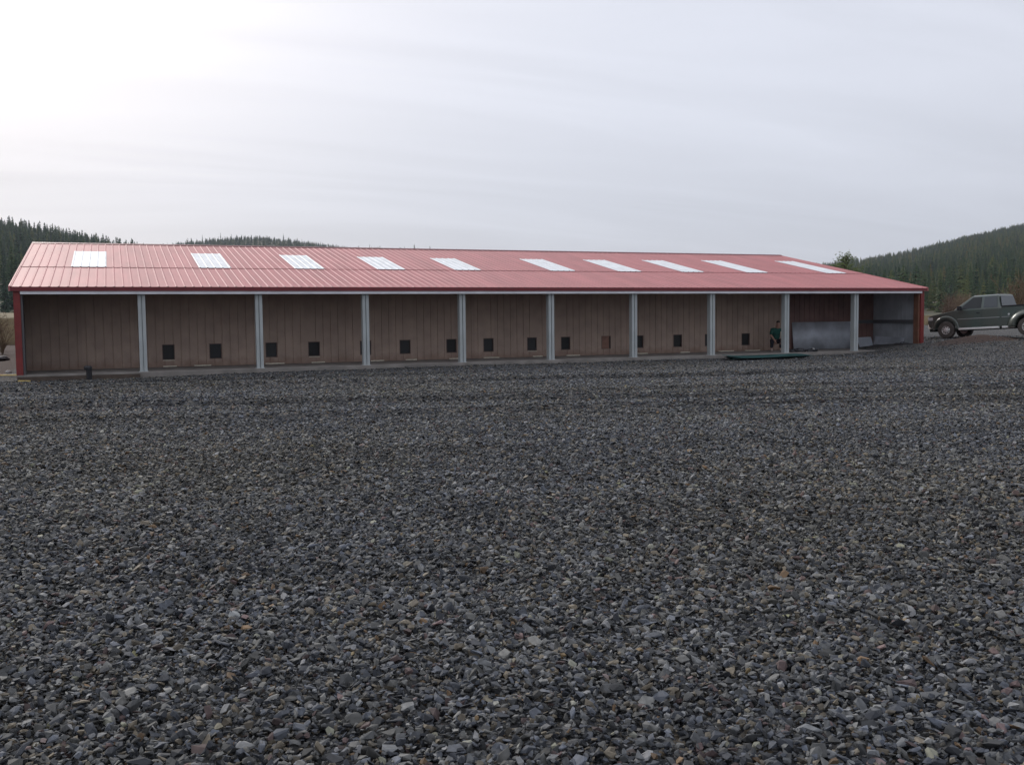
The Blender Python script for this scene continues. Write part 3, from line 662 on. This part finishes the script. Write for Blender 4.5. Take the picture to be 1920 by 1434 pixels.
q = MB(); q.box(.55,.88,-.80,.80,.34,.50); q.build('air_dam', M['under'], trk, bevel=.04)
q = MB(); q.box(-5.50,-5.30,-.98,.98,.50,.68); q.build('rear_bumper', M['chrome'], trk, bevel=.02)
q = MB(); q.box(-3.45,-.60,-.80,.80,.34,.47); q.build('chassis_shade_box', M['under'], trk)  # wide black underbody box, added to stand in for the shadow beneath
def wheel(x, y, s, nm='wheel'):
    w = empty(nm, (x, y, .40)); w.parent = trk
    MB().lathe([(.20,-.115),(.34,-.118),(.385,-.10),(.398,-.06),(.398,.06),(.385,.10),(.34,.118),(.20,.115),(.20,-.115)], n=40, axis=1, cap=False).build('tyre', M['tyre'], w, smooth=False)
    r = MB(); yo = s*.10; r.lathe([(.222,-s*.10),(.222,yo),(.205,yo+s*.014),(.190,yo-s*.02),(.175,yo-s*.035),(.10,yo-s*.01),(.095,yo+s*.045),(.055,yo+s*.055)], n=32, axis=1)
    for k in range(8):
        a = k*math.pi/4+.2; r.lathe([(.026,-.010),(.026,.010)], c=(.140*math.cos(a), yo-s*.020, .140*math.sin(a)), axis=1, n=10, mi=1)
    r.build('rim', [M['chrome'], M['under']], w)
    return w
for s in (-1,1):
    wheel(0, s*.86, s); wheel(RA, s*1.08, s); wheel(RA, s*.80, s)

# ---------------------------------------------------------------- hills and woods
HX = [-500,-300,0,50,100,150,200,260,320,420]
def hill_top(px, which):
    if which == 0: y = np.interp(px, [-1800,-1200,-500,-200,0,50,100,150,200,260,330,420], [620,480,392,424,440,446,454,466,475,487,508,590]); R = 1050.
    elif which == 1: y = np.interp(px, [150,250,300,350,400,480,540,600,650,700,800,900,1000,1150], [600,500,470,462,457,450,455,463,471,474,477,482,490,590]); R = 1900.
    else: y = np.interp(px, [1250,1400,1500,1545,1600,1700,1800,1860,1920,2000,2200,2500,3000,3500,3900], [608,528,514,510,502,485,462,448,436,420,395,385,420,500,640]); R = 1650.
    yh = 608-.01146*px
    return R, (yh-y)/F*R+1.6
R0 = {0: 265., 1: 700., 2: 225.}
def hz(x, y):
    X, Z = camxz(x, y); Zs = np.maximum(Z, 1.); px = 960+F*X/Zs
    base = gz(x, y); h = base.copy()
    for w in (0,1,2):
        R, H = hill_top(px, w)
        t = (Zs-R0[w])/(R-R0[w]); up = np.where(t < 1, np.clip(t,0,1)**(1.05 if w != 0 else 1.)*.55+.45*sstep(t), 1-.6*sstep((t-1)/.6))
        h = np.maximum(h, base+(H-base)*up*(t > 0))
    return h + .9*np.sin(x*.031)*np.sin(y*.027)*sstep((Zs-400)/400)
hv = []; hf = []; pxs = np.arange(-1950, 4100, 16.); Zs = 185*np.exp(np.linspace(0, math.log(2950/185), 90))
PX, ZZ = np.meshgrid(pxs, Zs); XX = (PX-960)/F*ZZ
hx = CAM[0]+XX*RH[0]+ZZ*FH[0]; hy = CAM[1]+XX*RH[1]+ZZ*FH[1]; hh_ = hz(hx, hy)
hh_ += np.where(ZZ < 215, -1.2, np.where(hh_ > gz(hx,hy)+.3, 0, -.8))
me = bpy.data.meshes.new('hills'); nx = len(pxs); ny = len(Zs)
i = np.arange(nx-1)[None]+np.arange(ny-1)[:,None]*nx; f4 = np.stack([i,i+1,i+1+nx,i+nx],-1).reshape(-1,4)
me.from_pydata(np.stack([hx,hy,hh_],-1).reshape(-1,3).tolist(), [], f4.tolist()); me.polygons.foreach_set('use_smooth',[True]*len(me.polygons))
me.materials.append(mat('hill_ground', (.13,.105,.065), .95, nscale=.02, col2=(.06,.07,.035), detail=12)); ho = bpy.data.objects.new('hills', me); COL.objects.link(ho); tag(ho, None, None, kind='structure')

def leaf_mat(name, c1, c2, scale=.35):
    m = bpy.data.materials.new(name); m.use_nodes = True; n = m.node_tree.nodes; l = m.node_tree.links; b = n['Principled BSDF']
    g = n.new('ShaderNodeNewGeometry'); oi = n.new('ShaderNodeObjectInfo'); tc = n.new('ShaderNodeTexCoord')
    t = n.new('ShaderNodeTexNoise'); t.inputs['Scale'].default_value = scale; t.inputs['Detail'].default_value = 5; l.new(tc.outputs['Object'], t.inputs['Vector'])
    mx = n.new('ShaderNodeMix'); mx.data_type = 'RGBA'; mx.inputs[6].default_value = (*c1,1); mx.inputs[7].default_value = (*c2,1)
    ad = n.new('ShaderNodeMath'); ad.operation = 'MULTIPLY_ADD'; l.new(g.outputs['Random Per Island'], ad.inputs[0]); ad.inputs[1].default_value = .45; ad.inputs[2].default_value = -.22
    a2 = n.new('ShaderNodeMath'); l.new(oi.outputs['Random'], a2.inputs[0]); l.new(ad.outputs[0], a2.inputs[1]); a2.use_clamp = True
    l.new(a2.outputs[0], mx.inputs[0]); l.new(mx.outputs[2], b.inputs['Base Color']); b.inputs['Roughness'].default_value = .75; b.inputs['Specular IOR Level'].default_value = .2
    return m
M['needle'] = leaf_mat('conifer_needles', (.030,.062,.024), (.120,.130,.042))
M['needle2'] = leaf_mat('dark_fir_needles', (.016,.038,.022), (.050,.085,.036))
M['gold'] = leaf_mat('yellowing_larch_needles', (.10,.095,.03), (.15,.11,.04))
M['redtwig'] = leaf_mat('bare_reddish_twigs', (.080,.052,.038), (.135,.088,.062))
M['tantwig'] = leaf_mat('bare_tan_twigs', (.13,.09,.055), (.20,.15,.095))
M['bark'] = mat('bark', (.085,.065,.05), .9, nvar=.2, nscale=6)
def conifer_mb(H, seed, spread=.17, whorls=20, per=9, bare=.10, ragged=.25, lean=0.):
    r = random.Random(seed); m = MB()
    for k in range(whorls):
        t = (k+r.uniform(-.3,.3))/whorls; z = H*(bare+(1-bare)*t)
        if r.random() < ragged*.35: continue
        rad = H*spread*((1-t)**.85)*r.uniform(.72,1.12)+.05*H*.1
        for j in range(per):
            if r.random() < ragged*.5: continue
            a = 2*math.pi*(j+r.uniform(-.4,.4))/per+k*1.7; L = rad*r.uniform(.55,1.15); dr = L*r.uniform(.15,.5); w = L*r.uniform(.22,.36)+.02*H*.2
            ca, sa = math.cos(a), math.sin(a); zb = z+r.uniform(-.01,.01)*H
            p0 = (ca*L*.08, sa*L*.08, zb+.012*H); p1 = (ca*L*.55-sa*w, sa*L*.55+ca*w, zb-dr*.45-.010*H); p2 = (ca*L*.55+sa*w, sa*L*.55-ca*w, zb-dr*.45-.014*H); p3 = (ca*L, sa*L, zb-dr)
            pm = (ca*L*.55, sa*L*.55, zb-dr*.25+.012*H)
            m.add([p0,p1,p2,p3,pm], [(0,1,4),(0,4,2),(1,3,4),(4,3,2)])
    m.tube([(0,0,H*.86),(0,0,H*1.0)], [H*.010,H*.002], 4)
    return m
def trunk_mb(H, r=.013): return MB().tube([(0,0,-.04*H),(0,0,H*.35),(0,0,H*.93)], [H*r,H*r*.75,H*.002], 6)
CON = []                        # conifer kinds for things: (crown mesh, trunk mesh), unit height 10 m
for k, (sp, wh, pe, ba, ra, nm) in enumerate([(.17,20,9,.08,.2,'needle'),(.13,22,8,.06,.3,'needle2'),(.20,17,9,.12,.45,'needle'),(.11,20,7,.2,.6,'needle2'),(.15,24,9,.04,.15,'needle2'),(.16,18,8,.10,.4,'gold')]):
    c = conifer_mb(10., 100+k, sp, wh, pe, ba, ra).build('crown', M[nm], link=False, fix=False).data; t = trunk_mb(10.).build('trunk', M['bark'], link=False).data; CON.append((c, t))
protos = []
for k, (c, t) in enumerate(CON):            # joined crown+trunk forms for the wood that is stuff
    m = MB(); m.add([tuple(v.co) for v in c.vertices], [tuple(p.vertices) for p in c.polygons], 0); m.add([tuple(v.co) for v in t.vertices], [tuple(p.vertices) for p in t.polygons], 1)
    protos.append(m.build('conifer_shape_%d' % k, [c.materials[0], t.materials[0]], link=False, fix=False))
con_coll = proto_coll('conifer_shapes', protos)
def pos(px, Z):
    X = (px-960)/F*Z; return CAM[0]+X*RH[0]+Z*FH[0], CAM[1]+X*RH[1]+Z*FH[1]
def put_conifer(px, Z, H, kind, label, group, name='conifer_tree', wscale=1.):
    x, y = pos(px, Z); z = float(hz(np.array([x]), np.array([y]))[0])
    t = empty(name, (x, y, z-.02*H), random.uniform(0, 6.28)); tag(t, label, 'tree', group)
    for nm, me in (('crown', CON[kind][0]), ('trunk', CON[kind][1])):
        o = bpy.data.objects.new(nm, me); COL.objects.link(o); o.parent = t; o.scale = (H/10*wscale, H/10*wscale, H/10)
    return t
def skyline(lst, which, label, group, kinds, hmin=6.):
    for j, (px, yt) in enumerate(lst):
        R, Ht = hill_top(px, which); yt_h = (608-.01146*px-yt)/F*R+1.6
        H = max(hmin, yt_h-float(Ht)+.5); put_conifer(px, R+random.uniform(-8,12), H, kinds[j % len(kinds)], label, group, wscale=random.uniform(.8,1.15)*(1.5 if which == 0 else 1.15))
skyline([(2,409),(9,417),(15,411),(22,415),(30,410),(36,410),(43,420),(50,415),(59,416),(66,418),(74,426),(82,422),(94,419),(99,422),(105,425),(112,431),(118,427),(125,429),(135,431),(141,438),(148,433),(159,435),(169,438),(176,446),(182,443),(193,442),(199,446),(210,450),(221,451),(229,452),(245,460),(252,461)], 0,
        'tall dark conifer on the skyline of the left hill', 'conifers along the left skyline', (1,4,0,2))
skyline([(322,456),(338,453),(347,454),(360,447),(366,446),(376,448),(387,440),(395,447),(406,446),(414,450),(421,438),(428,445),(434,444),(441,440),(452,446),(460,449),(467,444),(478,442),(486,445),(493,447),(500,445),(506,443),(513,447),(520,446),(529,448),(538,439),(545,448),(550,448),(560,449),(572,450),(583,452),(591,455),(598,455),(610,455),(620,457),(628,459),(636,459),(647,463),(657,463),(668,463),(698,458),(708,467),(717,461),(725,466),(733,465),(757,466),(763,463),(781,459),(790,467),(810,462),(824,467),(860,467),(871,469)], 1,
        'small conifer on the low hill seen over the roof ridge', 'conifers above the roof ridge', (1,3,2,4,0), 7.)
skyline([(1556+9.2*j+random.uniform(-3,3), np.interp(1556+9.2*j,[1545,1600,1700,1800,1860,1920],[499,489,471,446,432,421])+random.uniform(-3,4)) for j in range(41)], 2,
        'small conifer on the skyline of the right hill', 'conifers along the right skyline', (0,1,4,2))
# the wood itself; the nearest trees one can tell apart are things
cand = []
def wood(pa, pb, Za, Zb, n, hlo, hhi, crest, which):
    for _ in range(n):
        Z = math.sqrt(random.uniform(Za*Za, Zb*Zb)); px = random.uniform(pa, pb)
        R, Ht = hill_top(px, which)
        if which == 0 and px > 300: continue
        if Ht < 3 or Z > R*1.06: continue
        x, y = pos(px, Z)
        if which == 2:      # thinner, browner growth on the shoulder of the right hill
            th = math.sin(x*.012)*math.sin(y*.010)+.3*math.sin(x*.05+y*.04)
            if Z > 850 and px < 1790 and random.random() < .62: continue
            if th > .55 and random.random() < .5: continue
        H = random.uniform(hlo, hhi)*(crest if Z > R*.93 else 1.)*(.75+.5*random.random())
        cand.append((Z, px, x, y, H, which))
wood(-420, 330, 262, 1080, 3400, 10, 16, .45, 0); wood(290, 1000, 1500, 1930, 2600, 8, 11, .6, 1); wood(-1500, -420, 280, 1080, 3500, 10, 15, .45, 0); wood(1480, 2330, 232, 1700, 23000, 6.5, 11.5, .55, 2); wood(2330, 3600, 240, 1700, 15000, 8, 13, .6, 2)
cand.sort()
near = [c for c in cand if ((1735 < c[1] < 1925 or 0 < c[1] < 26) )][:170]; ns = set(id(c) for c in near)
zz = hz(np.array([c[2] for c in cand]), np.array([c[3] for c in cand]))
pts = []; ss = []; ii = []; rr2 = []
for c, z in zip(cand, zz):
    pn = math.sin(c[2]*.011+1.3*math.sin(c[3]*.007))+math.sin(c[3]*.013+1.1*math.sin(c[2]*.009)); rt = c[5] == 2
    k = random.choices(range(6), (30+22*max(0,pn), 26+26*max(0,-pn), 16+18*max(0,pn), 6, 16+14*max(0,-pn), (2+11*max(0,pn) if rt else 0)))[0]
    if c[5] == 0: k = random.choice((1,4,1,4,0))
    if id(c) in ns:
        t = empty('conifer_tree', (c[2], c[3], float(z)-.2), random.uniform(0,6.28))
        side = 'right' if c[1] > 900 else 'left'
        if k == 5: tag(t, 'yellowing conifer at the lower edge of the %s wood' % side, 'tree', 'yellowing conifers at the foot of the %s hill' % side)
        elif side == 'right' : tag(t, 'green conifer at the lower edge of the right wood behind the pickup', 'tree', 'conifers at the foot of the right hill')
        else: tag(t, 'dark conifer at the lower edge of the left wood', 'tree', 'conifers at the foot of the left hill')
        for nm, me in (('crown', CON[k][0]), ('trunk', CON[k][1])):
            o = bpy.data.objects.new(nm, me); COL.objects.link(o); o.parent = t; o.scale = (c[4]/10*1.05,)*2+(c[4]/10,)
        continue
    pts.append((c[2], c[3], z-.3)); s = c[4]/10; ws = 1.5 if c[5] == 0 else 1.6; ss.append((s*ws, s*ws, s)); ii.append(k); rr2.append((0,0,random.uniform(0,6.28)))
tag(scatter('forest', pts, rr2, ss, ii, con_coll), 'dense conifer wood covering the hills beyond the building', 'forest', kind='stuff')

# bare shrubs: fans of thin twigs with a haze of small twig ends
def shrub_mb(seed, H=3., n=16, spread=.45, w=.018, leafy=0.):
    r = random.Random(seed); m = MB()
    for k in range(n):
        a = r.uniform(0, 6.28); s = r.uniform(.1, spread); L = H*r.uniform(.6, 1.0)
        p = [Vector((0,0,-.05))]; d = Vector((math.cos(a)*s, math.sin(a)*s, 1)).normalized()
        for q in range(4):
            d = (d+Vector((r.gauss(0,.14),r.gauss(0,.14),.02))).normalized(); p.append(p[-1]+d*L/4)
        m.tube(p, [w*H*.5,w*H*.4,w*H*.3,w*H*.18,w*H*.06], 4)
        for q in range(16):
            t = r.uniform(.9, 4); i = min(3, int(t)); b = p[i].lerp(p[i+1], t-i); e = (d*.6+Vector((r.gauss(0,.6),r.gauss(0,.6),r.uniform(0,.9)))).normalized()*H*r.uniform(.08,.24)
            sd = e.cross(Vector((r.gauss(0,1),r.gauss(0,1),r.gauss(0,1)))).normalized()*w*H*.35
            m.add([tuple(b-sd), tuple(b+sd), tuple(b+e)], [(0,1,2)])
            c = b+e*.6
            for _ in range(2):
                e2 = Vector((r.gauss(0,1),r.gauss(0,1),r.gauss(0,.8))).normalized()*H*r.uniform(.04,.09); s2 = e2.orthogonal().normalized()*w*H*.25
                m.add([tuple(c-s2), tuple(c+s2), tuple(c+e2)], [(0,1,2)])
    return m
SH = [shrub_mb(50+k, 3., 18, (.35,.5,.42)[k]).build('twigs', M[('redtwig','tantwig','redtwig')[k]], link=False, fix=False).data for k in range(3)]
def put_shrub(px, Z, H, k, label, group=None, name='bare_shrub', stems=None):
    x, y = pos(px, Z); z = float(gz(x, y)); o = bpy.data.objects.new(name, SH[k]); COL.objects.link(o); o.location = (x, y, z); o.scale = (H/3*1.1, H/3*1.1, H/3); o.rotation_euler = (0,0,random.uniform(0,6.28))
    tag(o, label, 'shrub', group); return o
put_shrub(6, 48, 1.9, 1, 'bare tan shrub at the left edge beyond the bare earth')
put_shrub(-14, 52, 2.2, 1, 'taller tan shrub cut by the left edge of the photo')
for j in range(30):
    px = 1766+random.uniform(0, 168); Z = random.uniform(128, 215); k = random.choice((0,1,1,2)); H = random.uniform(1.8, 5.0)*(1.0 if px < 1890 else 1.3)
    put_shrub(px, Z, H, k, 'bare reddish shrub in the thicket behind the pickup' if k != 1 else 'bare tan shrub in the thicket behind the pickup', ('reddish' if k != 1 else 'tan')+' shrubs behind the pickup')
x, y = pos(1912, 96); put_shrub(1908, 98, 5.6, 1, 'tall tan shrub just beyond the pickup bed at the right edge')
# pine showing behind the right end of the roof
def pine_mb(H, seed):
    r = random.Random(seed); m = MB()
    for k in range(95):
        t = r.uniform(.30, .99); z = H*t; a = r.uniform(0,6.28); L = H*.27*(1-(t-.42)**2*1.9)*r.uniform(.35,1.0)*(1. if t < .85 else .6)
        c = Vector((math.cos(a)*L, math.sin(a)*L, z+L*.15))
        m.tube([(0,0,z-.03*H), tuple(c)], [.012*H,.004*H], 4, mi=1)
        for q in range(30):
            b = c+Vector((r.gauss(0,.045),r.gauss(0,.045),r.gauss(0,.025)))*H; e = Vector((r.gauss(0,1),r.gauss(0,1),r.gauss(.4,.8))).normalized()*H*.035; s = e.orthogonal().normalized()*H*.009
            m.add([tuple(b-s), tuple(b+s), tuple(b+e)], [(0,1,2)])
    return m
def put_pine(px, Z, ytop, label, seed):
    x, y = pos(px, Z); z = float(gz(x,y)); H = (608-.01146*px-ytop)/F*Z+1.6-z
    t = empty('pine_tree', (x,y,z)); tag(t, label, 'tree'); pine_mb(H, seed).build('crown', [M['pineleaf'], M['bark']], t, fix=False); MB().tube([(0,0,-.1),(0,0,H*.5),(0,0,H*.95)], [H*.022,H*.015,H*.003], 8).build('trunk', M['bark'], t)
M['pineleaf'] = leaf_mat('pine_needles', (.04,.075,.022), (.10,.13,.035))
put_pine(1585, 118, 478, 'bushy green pine showing over the right slope of the roof', 5)
# dry grass tufts along the edge of the pad
tuft = []
for k in range(4):
    r = random.Random(k); m = MB()
    for q in range(46):
        a = r.uniform(0,6.28); b = Vector((r.gauss(0,.09),r.gauss(0,.09),0)); e = Vector((math.cos(a)*.3,math.sin(a)*.3,1)).normalized()*r.uniform(.15,.42); s = Vector((-math.sin(a),math.cos(a),0))*.006
        m.add([tuple(b-s), tuple(b+s), tuple(b+e)], [(0,1,2)])
    tuft.append(m.build('tuft_shape_%d' % k, mat('dry_grass_%d' % k, (.30,.24,.13) if k % 2 else (.22,.17,.10), .8), link=False, fix=False))
gc = proto_coll('tuft_shapes', tuft)
gp = []; gs = []
for _ in range(7000):
    if random.random() < .45: px, Z = random.uniform(-60, 60), math.sqrt(random.uniform(58**2, 130**2))
    else: px, Z = random.uniform(1730, 1990), math.sqrt(random.uniform(92**2, 200**2))
    x, y = pos(px, Z); gp.append((x, y, float(gz(x,y)))); s = random.uniform(.8, 2.); gs.append((s*1.3,s*1.3,s))
tag(scatter('dry_grass', gp, [(0,0,random.uniform(0,6)) for _ in gp], gs, [random.randrange(4) for _ in gp], gc), 'dry tan grass beyond the gravel pad', 'grass', kind='stuff')

# ---------------------------------------------------------------- air
hb = MB().box(-3290, 3290, -3290, 3290, -30, 420).build('haze', None if False else mat('tmp'), fix=True); hm = bpy.data.materials.new('haze_air'); hm.use_nodes = True
hn = hm.node_tree.nodes; hn.remove(hn['Principled BSDF']); pv = hn.new('ShaderNodeVolumePrincipled'); pv.inputs['Color'].default_value = (.80,.86,.95,1); pv.inputs['Density'].default_value = .00011; pv.inputs['Anisotropy'].default_value = .2
hm.node_tree.links.new(pv.outputs[0], hn['Material Output'].inputs['Volume']); hb.data.materials[0] = hm; tag(hb, 'thin pale blue autumn air', 'haze', kind='stuff')

# ---------------------------------------------------------------- sky and sun
EL, AZR = math.radians(28), math.radians(-33)         # sun veiled by cloud, ahead and to the left
def cam_dir(az, el):
    h = FH*math.cos(az)+RH*math.sin(az); return Vector((h[0]*math.cos(el), h[1]*math.cos(el), math.sin(el)))
SD = cam_dir(AZR, EL)
w = bpy.data.worlds.new('World'); sc.world = w; w.use_nodes = True; n = w.node_tree.nodes; l = w.node_tree.links; n.clear()
out = n.new('ShaderNodeOutputWorld'); skt = n.new('ShaderNodeTexSky'); skt.sky_type = 'NISHITA'; skt.sun_disc = False; skt.sun_elevation = EL; skt.sun_rotation = math.atan2(SD.x, SD.y); skt.air_density = 1.; skt.dust_density = 2.
b1 = n.new('ShaderNodeBackground'); b1.inputs[1].default_value = .10; l.new(skt.outputs[0], b1.inputs[0])
tc = n.new('ShaderNodeTexCoord')
def vm(op, a, b=None):
    x = n.new('ShaderNodeVectorMath'); x.operation = op
    l.new(a, x.inputs[0])
    if b is not None: x.inputs[1].default_value = b
    return x
def mt(op, a, b=None, c=None, clamp=False):
    x = n.new('ShaderNodeMath'); x.operation = op; x.use_clamp = clamp
    for k, v in enumerate((a, b, c)):
        if v is None: continue
        if isinstance(v, (int, float)): x.inputs[k].default_value = v
        else: l.new(v, x.inputs[k])
    return x.outputs[0]
dirn = tc.outputs['Generated']; dot = vm('DOT_PRODUCT', dirn, tuple(SD)).outputs['Value']
glow = mt('POWER', mt('MAXIMUM', dot, 0.), 12.)
glow2 = mt('POWER', mt('MAXIMUM', dot, 0.), 40.)
sepx = n.new('ShaderNodeSeparateXYZ'); l.new(dirn, sepx.inputs[0]); zc = mt('MAXIMUM', sepx.outputs['Z'], 0.)
up_ = mt('MULTIPLY', mt('SUBTRACT', 1., mt('POWER', 2.718, mt('MULTIPLY', zc, -3.2))), 1.)
# sheets of stratus: noise on the cloud deck plane
den = mt('ADD', zc, .12); dv = n.new('ShaderNodeCombineXYZ'); l.new(mt('DIVIDE', sepx.outputs['X'], den), dv.inputs[0]); l.new(mt('DIVIDE', sepx.outputs['Y'], den), dv.inputs[1])
mp = n.new('ShaderNodeMapping'); mp.inputs['Rotation'].default_value = (0,0,math.radians(38)); mp.inputs['Scale'].default_value = (.35,1.5,1); l.new(dv.outputs[0], mp.inputs[0])
ns1 = n.new('ShaderNodeTexNoise'); ns1.inputs['Scale'].default_value = .9; ns1.inputs['Detail'].default_value = 7; ns1.inputs['Roughness'].default_value = .55; ns1.inputs['Distortion'].default_value = .5; l.new(mp.outputs[0], ns1.inputs['Vector'])
side = mt('MULTIPLY_ADD', mt('MULTIPLY_ADD', dot, .5, .5, clamp=True), .26, .79)      # thinner cloud towards the sun
cl = mt('MULTIPLY', side, mt('MULTIPLY_ADD', ns1.outputs['Fac'], .44, .78))
base_ = mt('MULTIPLY_ADD', up_, .33, .67)
val = mt('MULTIPLY', mt('ADD', mt('ADD', base_, mt('MULTIPLY', glow, .36)), mt('MULTIPLY', glow2, .2)), cl)
tintr = n.new('ShaderNodeMix'); tintr.data_type = 'RGBA'; tintr.inputs[6].default_value = (.93,.962,1.075,1); tintr.inputs[7].default_value = (1.04,.99,1.0,1)
l.new(mt('MULTIPLY', glow, 1.3, clamp=True), tintr.inputs[0])
cv = n.new('ShaderNodeMix'); cv.data_type = 'RGBA'; cv.blend_type = 'MULTIPLY'; cv.inputs[0].default_value = 1; l.new(tintr.outputs[2], cv.inputs[6]); l.new(val, cv.inputs[7])
b2 = n.new('ShaderNodeBackground'); b2.inputs[1].default_value = 1.; l.new(cv.outputs[2], b2.inputs[0])
ms = n.new('ShaderNodeMixShader'); ms.inputs[0].default_value = .92; l.new(b1.outputs[0], ms.inputs[1]); l.new(b2.outputs[0], ms.inputs[2]); l.new(ms.outputs[0], out.inputs[0])
sl = bpy.data.lights.new('sun', 'SUN'); sl.energy = 1.45; sl.angle = math.radians(14); sl.color = (1,.95,.88); so_ = bpy.data.objects.new('sun', sl); COL.objects.link(so_)
so_.rotation_euler = (-SD).to_track_quat('-Z', 'Y').to_euler()
sc.view_settings.view_transform = 'Standard'; sc.view_settings.look = 'None'; sc.view_settings.exposure = 0; sc.view_settings.gamma = 1
sc.render.engine = 'CYCLES'; sc.cycles.max_bounces = 6; sc.cycles.volume_bounces = 0; sc.cycles.use_denoising = True; sc.render.filter_size = 1.5
